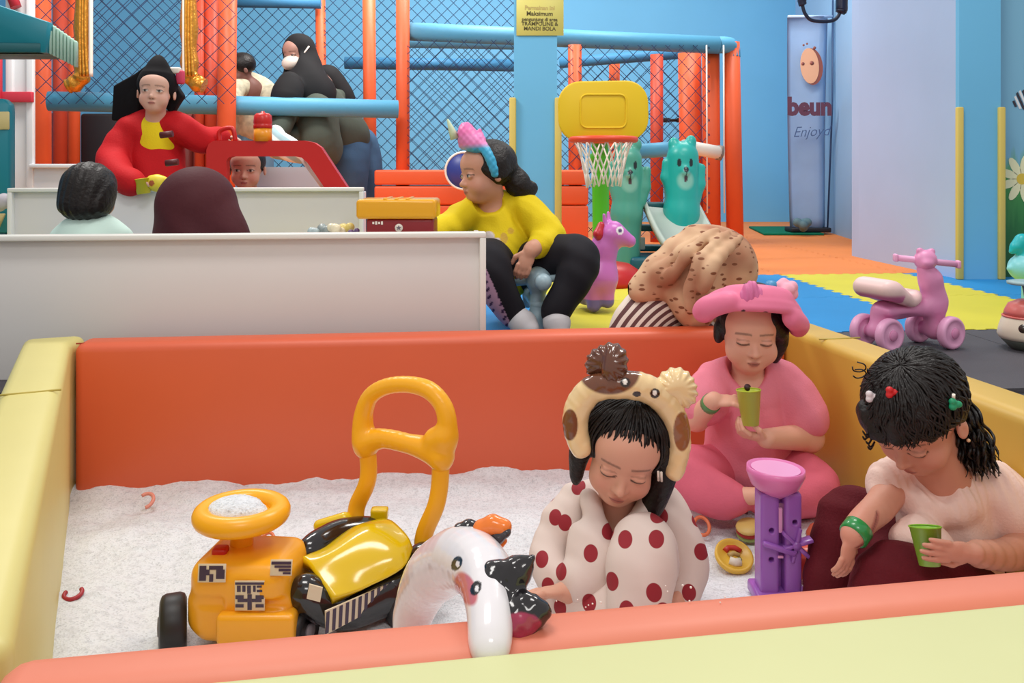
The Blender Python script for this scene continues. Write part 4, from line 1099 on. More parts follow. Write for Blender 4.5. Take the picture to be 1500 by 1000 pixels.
add('ledge', box((P(1135, 0, s).x, c.y-.024, zt(794)), (48/s, .022, .009), .002, 1, Matrix.Rotation(math.radians(18), 3, 'Y')), m_pur, tw)
fz = P(1136, 693, s)
add('funnel', lathe([(.014, -.045), (.030, -.034), (.045, -.022), (.0545, 0), (.0545, .012), (.051, .012), (.046, 0), (.0, -.004)], Vector((fz.x, c.y, fz.z)), 32, (.045, 0, 1)), m_pf, tw)
add('funnel_inside', lathe([(0, 0), (.040, .001), (.046, .006)], Vector((fz.x, c.y-.0, fz.z+.004)), 28, (.045, 0, 1)), m_pkl, tw)
# toy under the curly girl's hand
def sandq(X, Y, z=0): return FL(X, Y, SANDZ+z)
q = sandq(1198, 838, .012)
o = add('toy_flask', lathe([(0, 0), (.030, 0), (.033, .004), (.033, .052), (.030, .055)], q+Vector((-.045, .0, .022)), 24, (1, -.08, 0)), M('flask_red', (220, 74, 50), .3)); tag(o, 'red toy flask with a blue band lying under the curly girl\'s hand', 'sand toy')
add('band', lathe([(.0305, .055), (.034, .056), (.034, .074), (.0305, .075), (0, .075)], q+Vector((-.045, 0, .022)), 24, (1, -.08, 0)), M('flask_blue', (52, 112, 140), .35), o)
q = sandq(1212, 812)
o = add('toy_dome', lathe([(.036, 0), (.036, .006), (.032, .02), (.020, .032), (.012, .035)], q+Vector((0, .03, .02)), 20, (.2, -.1, 1)), M('dome_orange', (226, 116, 84), .2, trans=.4)); tag(o, 'clear orange toy dome with violet cap behind the red flask', 'sand toy')
add('cap', lathe([(.013, .034), (.016, .036), (.016, .044), (0, .046)], q+Vector((.0, .03, .02)), 16, (.2, -.1, 1)), M('dome_violet', (150, 130, 170), .3), o)
# round yellow plate toy
q = sandq(1074, 822); s = F/q.y
o = add('toy_plate', lathe([(0, 0), (26/s, 0), (28/s, .004), (28/s, .012), (25/s, .014), (22/s, .009), (0, .008)], q+Vector((0, 0, .006)), 32, (.08, -.5, .86)), M('plate_yellow', (222, 178, 62), .35)); tag(o, 'round yellow toy plate with red and green food shapes on the sand', 'sand toy')
n = Vector((.08, -.5, .86)).normalized(); ux = n.cross(Vector((0, 0, 1))).normalized()*-1; uy = n.cross(ux)*1
if uy.z < 0: uy = -uy
cq = q+Vector((0, 0, .006))+n*.009
for nm, pts, r, mt in (('red_slice', [(-.016, .012), (-.006, .019), (.008, .018), (.018, .008)], .006, M('toy_scarlet', (190, 48, 30), .4)), ('white_piece', [(-.014, -.01), (-.004, -.016), (.008, -.016)], .009, M('toy_cream', (222, 214, 196), .5)),
        ('green_piece', [(.006, -.012), (.010, -.008)], .005, M('toy_olive', (110, 120, 50), .5)), ('tan_piece', [(-.012, .0), (0, .006), (.012, .0)], .005, M('toy_tan', (188, 160, 96), .5))):
    add(nm, tube([cq+ux*a+uy*b for a, b in pts], r, 10), mt, o)
# layered toy burger
q = sandq(1098, 784); 
o = thing('toy_burger', 'striped red and green toy burger half hidden behind the purple tower', 'sand toy', q)
for k, (nm, colr) in enumerate((('layer', (150, 170, 90)), ('layer', (178, 44, 38)), ('layer', (222, 190, 110)))):
    add(nm, lathe([(0, 0), (.026, 0), (.029, .004), (.026, .009), (0, .009)], q+Vector((0, 0, .001))+Vector((-.15, -.25, .95))*(.009*k), 20, (-.15, -.25, .95)), M('burger_%s' % ('bottom', 'meat', 'top')[k], colr, .45), o)
# rings and crescents left on the sand
def ringtoy(name, label, X, Y, r, w, mat, a0=0, a1=2*PI, tilt=0.25):
    q = sandq(X, Y, w+.001); s_ = F/q.y; r = r/s_
    cl = a1-a0 > 6.2
    pts = [q+Vector((math.cos(t)*r, math.sin(t)*r*1.0, tilt*r*math.sin(t)+tilt*r)) for t in np.linspace(a0, a1, 22, endpoint=not cl)]
    return tag(add(name, tube(pts, w, 8, cl), mat), label, 'sand toy')
m_or = M('ring_orange', (222, 116, 76), .4); m_rd = M('ring_red', (170, 40, 52), .4)
ringtoy('toy_ring', 'small orange toy ring on the sand beside the polka-dot sleeve', 1028, 779, 11, .0042, m_or, tilt=.8)
ringtoy('toy_crescent', 'pale orange toy crescent near the back orange wall', 213, 740, 11, .0045, M('ring_peach', (222, 140, 122), .5), -1.2, 2.4, .6)
ringtoy('toy_crescent', 'dark red toy crescent on the sand near the yellow side wall', 107, 872, 12, .0042, m_rd, -3.4, .9, .25)
ringtoy('toy_ring', 'orange and white toy ring on the sand beside the pink trouser knee', 1182, 752, 8, .003, M('ring_swirl', (236, 190, 170), .4), tilt=1.2)
q = [sandq(X, Y, .004) for X, Y in ((1068, 716), (1066, 728), (1072, 736), (1086, 741), (1098, 745), (1104, 748))]
tag(add('bead_string', tube(catmull(q, 5), .0022, 6), M('bead_maroon', (110, 52, 62), .5)), 'thin maroon bead string lying in front of the pink trousers', 'sand toy')
tag(add('toy_bead', tube([sandq(1090, 749, .006), sandq(1095, 750, .006)], .006, 8), M('bead_maroon', None)), 'single maroon bead below the bead string', 'sand toy')
ringtoy('toy_crescent', 'small orange toy crescent behind the orange steering wheel', 392, 800, 9, .0035, m_or, -.5, 3, .9)
q = sandq(460, 694, .0); tag(add('toy_hook', tube(catmull([q+Vector((0, 0, .002)), q+Vector((.002, 0, .01)), q+Vector((-.003, 0, .016)), q+Vector((.004, 0, .02))], 4), .0025, 6), M('toy_cream', None)), 'tiny cream toy hook at the foot of the orange back wall', 'sand toy')
q = sandq(1262, 838, .0); sd = Sdf().add(ell(q+Vector((0, 0, .016)), (.026, .02, .017))).add(ell(q+Vector((.02, 0, .01)), (.018, .016, .012)), .01)
tag(add('toy_shell', sdf_mesh(sd, .003), M('toy_cream', None)), 'pale cream toy shell on the sand by the curly girl\'s hand', 'sand toy')
# ------------------------------------------------------------------ people: shared anatomy
m_skin = M('skin', None, .5, .35, vcol=True, sss=.12)
m_hair = M('hair_dark', (22, 15, 14), .46, .4, (90, .35), (40, .25))
class Head:
    def __init__(h, X, Y, s, u, yaw=0, pitch=0, roll=0):
        h.c = npv(P(X, Y, s)); h.u = u; h.R = RT(yaw, pitch, roll)
    def w(h, *q): return Vector(h.c+h.R@npv(q)*h.u)
    def ell(h, c, r): return ell(h.w(*c), npv(r)*h.u, h.R)
    def cap(h, a, b, ra, rb=None): return cap(h.w(*a), h.w(*b), ra*h.u, (ra if rb is None else rb)*h.u)
    def loc(h, p): return ((p-h.c)@h.R)/h.u
    def head(h, sd, ears=True, fat=1.0, lids=True):
        u = h.u
        sd.add(h.ell((0, .10, .25), (.75, .86, .75)), .02)
        sd.add(h.ell((0, -.22, -.32), (.58*fat, .58, .66)), .16*u)
        sd.add(h.ell((0, -.36, .28), (.58, .46, .46)), .2*u)
        sd.add(h.ell((0, -.40, -.74), (.28*fat, .32, .23)), .2*u)
        for x in (-1, 1): sd.add(h.ell((.33*x*fat, -.46, -.42), (.26*fat, .26, .27)), .15*u)
        for x in (-1, 1): sd.sub(h.ell((.29*x, -.95, -.05), (.17, .15, .10)), .14*u)
        for x in (-1, 1): sd.add(h.ell((.29*x, -.69, -.08), (.16, .115, .11)), .04*u)
        sd.add(h.cap((0, -.72, -.10), (0, -.885, -.34), .05, .095), .08*u)
        for x in (-1, 1): sd.add(h.ell((.095*x, -.80, -.37), (.07, .08, .06)), .05*u)
        sd.add(h.ell((0, -.765, -.575), (.17, .07, .045)), .05*u)
        sd.add(h.ell((0, -.745, -.655), (.13, .07, .05)), .05*u)
        if ears:
            for x in (-1, 1): sd.add(h.ell((.77*x, .06, -.14), (.07, .15, .21)), .04*u); sd.sub(h.ell((.85*x, .0, -.14), (.05, .08, .12)), .04*u)
        return sd
    def col(h, p, base, skin, eyes='down', lip=(168, 92, 88), brow=(62, 44, 38), blush=(214, 128, 112)):
        q = h.loc(p); x, y, z = q[:, 0], q[:, 1], q[:, 2]
        near = (np.abs(x) < .9) & (y < -.35) & (z > -1.0) & (z < .6)
        ax = np.abs(x); out = base
        if blush is not None: out = lerpc(out, blush, near*.28*np.exp(-(((ax-.38)/.2)**2+((z+.38)/.17)**2)))
        xe = ax-.29
        sm = lambda d, wdt: np.clip((wdt-np.abs(d))/(wdt*.6), 0, 1)
        out = lerpc(out, brow, near*.62*sm(z-(.155-.55*xe*xe-.06*xe), .038)*(np.abs(xe) < .19))
        if eyes == 'down':
            out = lerpc(out, (34, 22, 20), near*.92*sm(z-(-.125+.9*xe*xe), .034)*(np.abs(xe) < .155))
            out = lerpc(out, (120, 74, 62), near*.40*sm(z-(-.005-.9*xe*xe), .022)*(np.abs(xe) < .15))
        elif eyes == 'open':
            e = (xe/.135)**2+((z+.08)/.058)**2
            out = lerpc(out, (205, 196, 190), near*np.clip((1-e)*3, 0, 1))
            out = lerpc(out, (30, 20, 18), near*np.clip((1-((xe/.062)**2+((z+.08)/.062)**2))*3, 0, 1))
            out = lerpc(out, (30, 20, 18), near*.9*sm(z-(-.025-1.5*xe*xe), .028)*(np.abs(xe) < .15))
        lipd = (x/.165)**2+((z+.615)/.082)**2
        out = lerpc(out, lip, near*.75*np.clip((1-lipd)*2, 0, 1))
        out = lerpc(out, (96, 44, 44), near*.7*sm(z+.612-.25*x*x, .018)*(ax < .15))
        out = lerpc(out, (80, 44, 40), near*.75*np.clip(1.5-(((ax-.055)/.035)**2+((z+.44)/.022)**2), 0, 1)*(y < -.72))
        return out
def basis(d, n):
    d = Vector(d).normalized(); n = Vector(n); n = (n-d*n.dot(d)).normalized(); return d, n, d.cross(n)
def hand(sd, w, d, n, L, curl=.5, thumb=1, spread=.0):
    """w wrist, d pointing direction, n side the palm faces, thumb=+1/-1 side"""
    d, n, t = basis(d, n); w = Vector(w)
    Rm = np.array(Matrix((t, d, n)).transposed(), np.float32)
    sd.add(ell(w+d*.26*L, (.205*L, .30*L, .10*L), Rm), .03*L)
    sd.add(cap(w-d*.1*L, w+d*.12*L, .135*L, .13*L), .06*L)
    for i, (o, ln) in enumerate(((.165, .42), (.058, .47), (-.05, .44), (-.15, .34))):
        o *= thumb; b = w+d*.46*L+t*o*L; a1, a2, a3 = curl*.7, curl*1.7, curl*2.4
        dr = lambda a: (d*math.cos(a)+n*math.sin(a)+t*(o*spread)).normalized()
        p1 = b+dr(a1)*ln*.42*L; p2 = p1+dr(a2)*ln*.33*L; p3 = p2+dr(a3)*ln*.25*L
        sd.add(chain([b, p1, p2, p3], [.062*L, .058*L, .052*L, .045*L]), .012*L)
    b = w+d*.14*L+t*.14*thumb*L; p1 = b+(d*.55+t*thumb*.55+n*.35).normalized()*.22*L; p2 = p1+(d*.85+t*thumb*.1+n*.5).normalized()*.2*L
    sd.add(chain([b, p1, p2], [.075*L, .065*L, .055*L]), .03*L)
    return sd
def person(label, loc, group=None): return thing('person', label, 'person', loc)
def scallop(cx, cy, n_, r0=13, r1=24, amp=.0016):
    def f(p):
        u = p[:, 0]/p[:, 1]*F+750-cx; v = HZ-(p[:, 2]-CZ)/p[:, 1]*F-cy
        return (amp*np.cos(n_*np.arctan2(v, u))*np.clip((np.hypot(u, v)-r0)/(r1-r0), 0, 1)).astype(np.float32)
    return f
def folds(amp, fx, fy, fz, ph=0):
    return lambda p: (amp*np.sin(p[:, 0]*fx+p[:, 2]*fz+ph+1.3*np.sin(p[:, 2]*fz*.6+ph))*np.sin(p[:, 1]*fy+p[:, 2]*fz*.5+ph*2)).astype(np.float32)
def cup(parent, name, top, bot, rt, rb, mat, label=None, cat='cup'):
    top, bot = Vector(top), Vector(bot); ax = top-bot; h = ax.length
    o = add(name, lathe([(0, 0), (rb, 0), (rt, h), (rt+.0015, h), (rt-.001, h-.002), (rb-.002, .003), (0, .003)], bot, 26, ax), mat, parent)
    if label: tag(o, label, cat)
    add('rim', tube([bot+ax+Matrix.Rotation(0, 3, 'Z')@((Vector((0, 0, 1)).rotation_difference(ax)).to_matrix()@Vector((math.cos(t)*rt, math.sin(t)*rt, 0))) for t in np.linspace(0, 2*PI, 26, endpoint=False)], .0013, 6, True), mat, o)
    return o

def strands(h, n, r, seed=0, wig=0.0, part=(0, .25), a0=20, end=lambda az: 100, scale=(.88, .95, .84), cz=.28, cy=.16, az0=0, az1=360, taper=.35):
    """hair clumps following the scalp from the parting to the hairline, in head coordinates (azimuth 0 = face)"""
    rn = random.Random(seed); bm = bmesh.new()
    for k in range(n):
        az = az0+(az1-az0)*(k+rn.random()*.8)/n; e = end(az)*(1+.10*(rn.random()-.5)); s0 = a0*rn.random(); ph = rn.random()*6.3; f = 5+4*rn.random()
        pts = []; m = 9
        for i in range(m+1):
            t = i/m; th = math.radians(s0+(e-s0)*t); A = math.radians(az)+wig*math.sin(f*t*2+ph)*(.3+t)
            lift = 1.0+.035*rn.random()+wig*.10*math.sin(f*t*2.4+ph*2)
            pts.append(h.w(part[0]*(1-t)+scale[0]*lift*math.sin(th)*math.sin(A), cy+part[1]*(1-t)*0-scale[1]*lift*math.sin(th)*math.cos(A), cz+scale[2]*lift*math.cos(th)))
        q = catmull(pts, 2); N = len(q)
        bm = join(bm, tube(q, [r*(.55+.45*math.sin(PI*min(1, .15+i/(N-1)*.75)))*(1 if i < N-2 else taper) for i in range(N)], 5))
    return bm
# ------------------------------------------------------------------ girl with the dog headband
s = 794; W = lambda X, Y, ds=0: P(X, Y, s+ds)
sk = (218, 164, 140)
pe = person('girl in white dotted pyjamas and inflatable dog headband sitting in the sand', (W(905, 901).x, F/s, SANDZ))
H = Head(915, 656, 806, .092, -8, 20, 13)
sd = Sdf(); H.head(sd)
sd.add(cap(H.w(0, .12, -.55), W(903, 752, -12), .034, .036), .02)
sd.add(chain([W(903, 770, -20), W(905, 860, -40)], [.06, .07]), .02)
# her right arm (picture left) reaching down to the sand, other arm hanging
sd.add(chain([W(842, 742, -24), W(812, 800, -6), W(812, 850, 20), W(846, 872, 40), W(828, 866, 50)], [.022, .021, .021, .021, .0175]), .012)
hand(sd, W(828, 866, 52), (-1, -.2, .05), (0, -.3, -1), .098, .35, -1)
sd.add(chain([W(970, 745, -22), W(1001, 806, -5), W(1000, 868, 10)], [.022, .02, .018]), .012)
hand(sd, W(996, 872, 18), (-.5, -.5, -.55), (-.3, .2, -1), .09, .5, 1)
sd.add(chain([W(930, 882, -30), W(940, 806, 45), W(934, 885, 66)], [.035, .030, .025]), .02)
sd.add(chain([W(880, 872, -30), W(838, 868, 10), W(900, 884, 40)], [.045, .036, .03]), .02)
colf = lambda p: H.col(p, flatc(p, sk), sk, 'down')
add('body', sdf_mesh(sd, .0026, colf), m_skin, pe)
# hair: bob with a fringe
hs_ = Sdf().add(H.ell((0, .16, .26), (.86, .90, .82)), .01)
hs_.add(csm([H.w(-.80, .0, .15), H.w(-.84, -.05, -.35), H.w(-.78, -.14, -.95)], [.20*.092, .17*.092, .07*.092]), .012)
hs_.add(csm([H.w(.80, -.05, .2), H.w(.86, -.12, -.4), H.w(.76, -.28, -1.05), H.w(.50, -.42, -1.28)], [.22*.092, .22*.092, .19*.092, .06*.092]), .012)
hs_.add(csm([H.w(.5, .4, -.5), H.w(.5, .35, -1.1)], [.36*.092, .2*.092]), .02)
hs_.sub(H.ell((-.02, -.95, -.52), (.70, .52, .95)), .012)
hs_.sub(H.ell((-.22, -.95, -.1), (.42, .42, .62)), .02)
ho = add('hair', sdf_mesh(hs_, .0026), m_hair, pe)
bm = strands(H, 90, .0028, 5, .02, (0, 0), 14, lambda a: 72 if (a < 48 or a > 312) else 118, (.855, .915, .815), .26, .16)
o = add('hair_strands', bm, m_hair, ho); o['kind'] = 'stuff'
for k, dx in enumerate((-.03, .03)):
    add('hair_clip', tube([H.w(.66+dx, -.62, .12), H.w(.72+dx, -.60, -.10)], .0022, 6), m_silver, pe)
# pyjamas with red dots
m_pyj = bpy.data.materials.new('dotted_cotton'); m_pyj.use_nodes = True; nt = m_pyj.node_tree; bs = nt.nodes['Principled BSDF']; L = nt.links; bs.inputs['Roughness'].default_value = .8
tc = nt.nodes.new('ShaderNodeTexCoord'); vo_ = nt.nodes.new('ShaderNodeTexVoronoi'); vo_.inputs['Scale'].default_value = 17.5; vo_.inputs['Randomness'].default_value = .8; vo_.voronoi_dimensions = '2D'
mp = nt.nodes.new('ShaderNodeMapping'); mp.inputs['Rotation'].default_value = (math.radians(-68), math.radians(14), math.radians(9)); mp.inputs['Scale'].default_value = (1.12, 1, .95)
L.new(tc.outputs['Object'], mp.inputs['Vector']); L.new(mp.outputs[0], vo_.inputs['Vector'])
cr = nt.nodes.new('ShaderNodeValToRGB'); L.new(vo_.outputs['Distance'], cr.inputs['Fac']); e = cr.color_ramp.elements
e[0].position = .235; e[0].color = (*rgb(150, 34, 46), 1); e[1].position = .25; e[1].color = (*rgb(224, 208, 200), 1)
L.new(cr.outputs['Color'], bs.inputs['Base Color'])
sh = Sdf()
sh.add(csm([W(850, 738, -28), W(905, 736, -38), W(962, 738, -28)], [.034, .040, .036]), .02)
sh.add(chain([W(905, 760, -30), W(903, 850, -35)], [.074, .088]), .03)
sh.add(csm([W(842, 738, -22), W(812, 790, -8), W(806, 826, 8), W(814, 852, 22)], [.034, .035, .034, .032])[:3], .02).add(csm([W(842, 738, -22), W(812, 790, -8), W(806, 826, 8), W(814, 852, 22)], [.034, .035, .034, .032])[3:], .006)
sh.add(csm([W(968, 738, -22), W(999, 790, -8), W(1008, 830, 0), W(1002, 866, 8)], [.034, .035, .034, .030])[:3], .02).add(csm([W(968, 738, -22), W(999, 790, -8), W(1008, 830, 0), W(1002, 866, 8)], [.034, .035, .034, .030])[3:], .006)
sh.add(csm([W(862, 728, 0), W(870, 756, 14), W(886, 784, 22)], [.015, .015, .011]), .012)   # collar
sh.add(csm([W(952, 730, 0), W(938, 756, 14), W(914, 788, 22)], [.016, .015, .011]), .012)
sh.add(csm([W(862, 790, 25), W(868, 828, 35), W(848, 856, 45)], [.030, .034, .024]), .025)
sh.sub(cap(W(903, 730, 30), W(899, 778, 46), .034, .008), .012)
sh.disp(folds(.0030, 62, 40, 28, .4)); sh.disp(folds(.0012, 120, 90, 50, 1.4))
add('pyjama_top', sdf_mesh(sh, .003), m_pyj, pe)
pt = Sdf()
pt.add(csm([W(935, 878, -40), W(945, 822, 20), W(942, 800, 52), W(938, 832, 70), W(934, 900, 80)], [.058, .054, .046, .050, .046]), .02)
pt.add(csm([W(880, 878, -30), W(838, 872, 10), W(862, 880, 34), W(905, 890, 50)], [.056, .050, .044, .04]), .02)
pt.add(cap(W(885, 885, -40), W(925, 885, -40), .07), .03)
pt.disp(folds(.0026, 70, 60, 24, 2.2))
pt.keep(half((0, 0, SANDZ-.012), (0, 0, -1)))
add('pyjama_trousers', sdf_mesh(pt, .0032), m_pyj, pe)
# inflatable dog headband
m_dog = M('dog_vinyl', None, .16, .55, vcol=True, coat=.35)
CRM = (244, 214, 160); BRN = (112, 66, 44)
d = Sdf(); SB = 838
pts = [(851, 655, 16), (843, 626, 19), (847, 596, 20), (868, 570, 20), (905, 563, 20.5), (945, 568, 21), (974, 588, 20.5), (990, 620, 19.5), (994, 655, 18), (988, 690, 14)]
d.add(csm([P(X, Y, SB-18*abs(X-915)/75) for X, Y, r in pts], [r/SB for X, Y, r in pts]), .001)
d.disp(lambda p: (.0006*np.sin(p[:, 0]*230)*np.sin(p[:, 2]*210)).astype(np.float32))
def dogc(p):
    X = p[:, 0]/p[:, 1]*F+750; Y = HZ-(p[:, 2]-CZ)/p[:, 1]*F
    out = flatc(p, CRM); fr = p[:, 1] < F/SB+.012
    e = lambda x0, y0, a, b, sharp=6: np.clip((1-(((X-x0)/a)**2+((Y-y0)/b)**2))*sharp, 0, 1)
    out = lerpc(out, BRN, e(893, 546, 46, 33))
    out = lerpc(out, (150, 96, 60), e(999, 632, 13, 30)); out = lerpc(out, (120, 72, 46), e(835, 622, 12, 24))
    for ex, ey in ((916, 560), (959.5, 576)):
        out = lerpc(out, (44, 26, 20), fr*e(ex, ey, 7.6, 7.6)); out = lerpc(out, (250, 244, 236), fr*e(ex-.5, ey-1, 3.4, 4.2))
    out = lerpc(out, (50, 28, 24), fr*e(933, 577, 6.5, 4.2))
    return out
db = add('dog_headband', sdf_mesh(d, .0018, dogc), m_dog, pe)
d = Sdf().add(csm([P(898, 545, 838), P(901, 524, 832), P(894, 517, 826)], [.018, .017, .012]), .012).add(csm([P(896, 520, 826), P(878, 528, 822), P(870, 540, 820)], [.014, .017, .010]), .012)
d.disp(scallop(888, 534, 15)); add('ear', sdf_mesh(d, .0018, lambda p: flatc(p, (100, 58, 40))), m_dog, db)
d = Sdf().add(csm([P(972, 568, 826), P(992, 560, 820), P(1000, 578, 818)], [.016, .021, .022]), .014).disp(scallop(993, 571, 15))
add('ear', sdf_mesh(d, .0018, lambda p: flatc(p, CRM)), m_dog, db)

# ------------------------------------------------------------------ toddler in pink with the brim hat
s = 600; W = lambda X, Y, ds=0: P(X, Y, s+ds)
sk = (232, 176, 152)
pe = person('toddler in pink clothes and pink brimmed hat sitting in the pit corner with a cup', (W(1095, 740).x, F/s, SANDZ))
H = Head(1097, 484, 600, .094, -3, 8, 2)
sd = Sdf(); H.head(sd, fat=1.08)
sd.add(cap(H.w(0, .12, -.6), W(1097, 560, -6), .036, .04), .02)
sd.add(chain([W(1097, 580, -10), W(1098, 680, -20)], [.07, .09]), .02)
sd.add(chain([W(1042, 565, -8), W(1020, 612, 5), W(1046, 586, 30)], [.032, .028, .02]), .02)
hand(sd, W(1046, 587, 30), (.85, -.25, .08), (.2, .3, -1), .10, .6, 1)
sd.add(chain([W(1156, 570, -8), W(1184, 640, 0), W(1122, 642, 36)], [.034, .034, .022]), .02)
hand(sd, W(1122, 641, 37), (-.85, -.1, .15), (-.1, .4, 1), .10, .7, -1)
sd.add(chain([W(1060, 696, -24), W(1012, 698, 14), W(1076, 730, 38)], [.03, .025, .02]), .02)
sd.add(chain([W(1130, 696, -20), W(1184, 714, 12), W(1140, 730, 34)], [.03, .025, .02]), .02)
sd.add(cap(W(1076, 727, 42), W(1112, 726, 52), .022, .018), .01)
add('body', sdf_mesh(sd, .003, lambda p: H.col(p, flatc(p, sk), sk, 'down')), m_skin, pe)
hs_ = Sdf().add(H.ell((0, .18, .26), (.82, .86, .80)), .01).add(csm([H.w(.74, -.1, .2), H.w(.80, .0, -.3), H.w(.70, .15, -.8)], [.02, .018, .012]), .01).add(csm([H.w(-.74, 0, .1), H.w(-.76, .05, -.3)], [.014, .008]), .01)
hs_.add(H.cap((.45, -.5, .45), (.72, -.30, .05), .16, .14), .02)
hs_.sub(H.ell((-.12, -1.0, -.30), (.66, .66, .92)), .012)
add('hair', sdf_mesh(hs_, .003), m_hair, pe)
m_tee = M('tee_pink', (238, 138, 158), .8, .2, (220, .15), (14, .04)); m_trs = M('trousers_pink', (222, 108, 130), .8, .2, (220, .15), (14, .04))
sh = Sdf().add(csm([W(1048, 556, -10), W(1096, 546, -14), W(1148, 558, -10)], [.040, .048, .042]), .02)
sh.add(chain([W(1097, 580, -12), W(1098, 670, -16)], [.090, .118]), .03)
sh.add(csm([W(1046, 560, -8), W(1030, 592, 4)], [.046, .054]), .012).add(csm([W(1152, 562, -8), W(1178, 610, 0)], [.048, .058]), .012)
sh.sub(cap(H.w(0, .0, -.9), W(1097, 548, 14), .048), .008); sh.sub(half(W(1170, 640, 0), (.45, -.2, -.9)) if False else ell(W(1190, 650, 0), (.06, .08, .028)), .006)
sh.disp(folds(.003, 60, 40, 26, .9)); sh.disp(folds(.0012, 110, 90, 50, 2.))
add('t_shirt', sdf_mesh(sh, .0034), m_tee, pe)
add('shirt_mark', lathe([(0, 0), (.008, 0), (0, .003)], W(1095, 567, 32), 12, (0, -1, .3)), M('mark_dark', (70, 40, 46), .6), pe)
pt = Sdf().add(csm([W(1062, 694, -24), W(1024, 694, 10), W(1000, 696, 22), W(1040, 722, 34), W(1078, 732, 42)], [.070, .060, .052, .044, .032]), .02)
pt.add(csm([W(1130, 690, -24), W(1172, 704, 6), W(1192, 718, 18), W(1160, 728, 32), W(1120, 734, 40)], [.074, .064, .050, .042, .034]), .02).add(cap(W(1070, 706, -20), W(1128, 706, -20), .085), .03)
pt.disp(folds(.003, 50, 50, 60, 1.9)); pt.keep(half((0, 0, SANDZ-.012), (0, 0, -1)))
add('trousers', sdf_mesh(pt, .0036), m_trs, pe)
m_wb = M('wristband_green', (92, 140, 84), .4)
ax = (W(1046, 586, 30)-W(1020, 612, 5)).normalized()
add('wristband', lathe([(.0225, -.011), (.0235, 0), (.0225, .011)], W(1041, 591, 25), 20, ax), m_wb, pe)
cpm = M('cup_lime', (200, 214, 56), .35, .4, None, None, 0, 0, .15)
cup(None, 'sand_cup', W(1096.5, 571, 40), W(1099.5, 622, 42), 17.5/640, 12/640, cpm, 'lime yellow plastic cup in the hands of the pink toddler')
# hat
m_hat = M('hat_pink', None, .5, .3, vcol=True)
d = Sdf(); U = .094
arc = []
for a in np.linspace(-112, 112, 19):
    t = math.radians(a); c_ = 1-math.cos(t); r = 1.02+.10*math.cos(t)
    arc.append((t, c_))
zf = lambda t, c_: 1.14-.42*c_-(.20 if t > 0 else .04)*c_
for (ta, ca), (tb, cb) in zip(arc, arc[1:]):
    for k in (0, .5):
        t = ta+(tb-ta)*k; c_ = 1-math.cos(t)
        for ro, dz, rr in ((.90, .13, .0185), (1.04, .05, .018), (1.16, -.05, .0165), (1.27, -.15, .013)):
            d.add(ell(H.w(math.sin(t)*ro*.92, .10-math.cos(t)*ro, zf(t, c_)+dz), (rr*1.15, rr*1.15, rr*.8)), .007)
d.add(csm([H.w(-1.22, -.15, .50), H.w(-1.12, -.62, .80), H.w(-.75, -1.0, 1.06)], [.27*U, .25*U, .2*U]), .012)
d.add(csm([H.w(.8, -.9, .66), H.w(1.12, -.5, .38), H.w(1.24, .0, .12)], [.2*U, .22*U, .2*U]), .012)
d.add(csm([H.w(-.7, -.60, 1.12), H.w(0, -.88, 1.2), H.w(.7, -.60, 1.08)], [.16*U, .16*U, .17*U]), .015)
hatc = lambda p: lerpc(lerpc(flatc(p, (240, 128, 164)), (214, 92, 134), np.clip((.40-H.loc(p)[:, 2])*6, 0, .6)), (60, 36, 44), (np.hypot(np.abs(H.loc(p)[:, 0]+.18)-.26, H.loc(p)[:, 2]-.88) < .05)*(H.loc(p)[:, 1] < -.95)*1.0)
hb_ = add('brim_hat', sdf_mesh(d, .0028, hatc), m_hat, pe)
d = Sdf().add(csm([H.w(-.30, -.98, 1.12), H.w(-.24, -.94, 1.34), H.w(-.20, -.9, 1.46)], [.02, .015, .005]), .01)
d.add(csm([H.w(-.04, -.98, 1.12), H.w(-.08, -.95, 1.28)], [.02, .010]), .01); d.disp(lambda p: (.0012*np.sin(p[:, 0]*520)).astype(np.float32))
add('hat_ear', sdf_mesh(d, .0024), M('hat_rose', (214, 108, 158), .5), hb_)
d = Sdf()
rn = random.Random(2)
for k in range(16): d.add(ell(H.w(.62+.36*rn.random(), -.5+.3*rn.random(), 1.04+.34*rn.random()), (.012, .012, .012)), .006)
add('hat_pompom', sdf_mesh(d, .0026), M('hat_pale_pink', (246, 176, 196), .8), hb_)
add('hat_stud', lathe([(0, 0), (.014, .002), (.012, .012), (0, .016)], H.w(.36, -.5, 1.32), 14, (0, -.4, 1)), M('stud_blue', (74, 150, 200), .4), hb_)
d = Sdf().add(H.ell((.12, .0, .88), (.56, .56, .40)), .01); add('hat_crown', sdf_mesh(d, .004), M('hat_crown_dark', (60, 44, 50), .7), hb_)

# ------------------------------------------------------------------ curly-haired girl at the side wall
s = 830; W = lambda X, Y, ds=0: P(X, Y, s+ds)
sk = (208, 150, 128)
pe = person('curly-haired girl in pale pink blouse looking down by the yellow side wall', (W(1380, 931).x, F/s, SANDZ))
H = Head(1343, 608, 840, .095, -54, 38, 2)
sd = Sdf(); H.head(sd)
sd.add(csm([H.w(0, .15, -.5), W(1376, 690, -14), W(1392, 715, -26)], [.034, .036, .042]), .02)
sd.add(chain([W(1390, 740, -30), W(1398, 880, -40)], [.06, .08]), .02)
sd.add(csm([W(1316, 702, -30), W(1290, 740, 4), W(1264, 764, 34), W(1248, 786, 48)], [.028, .024, .0195, .0165]), .012)
hand(sd, W(1247, 787, 49), (-.28, -.18, -1), (-.4, .8, 0), .080, .35, 1, .3)
sd.add(csm([W(1462, 728, -30), W(1500, 792, -10), W(1474, 812, 26), W(1424, 810, 98)], [.030, .030, .024, .017]), .012)
hand(sd, W(1423, 809, 102), (-1, -.12, .10), (.1, 1, .05), .085, .14, 1, .35)
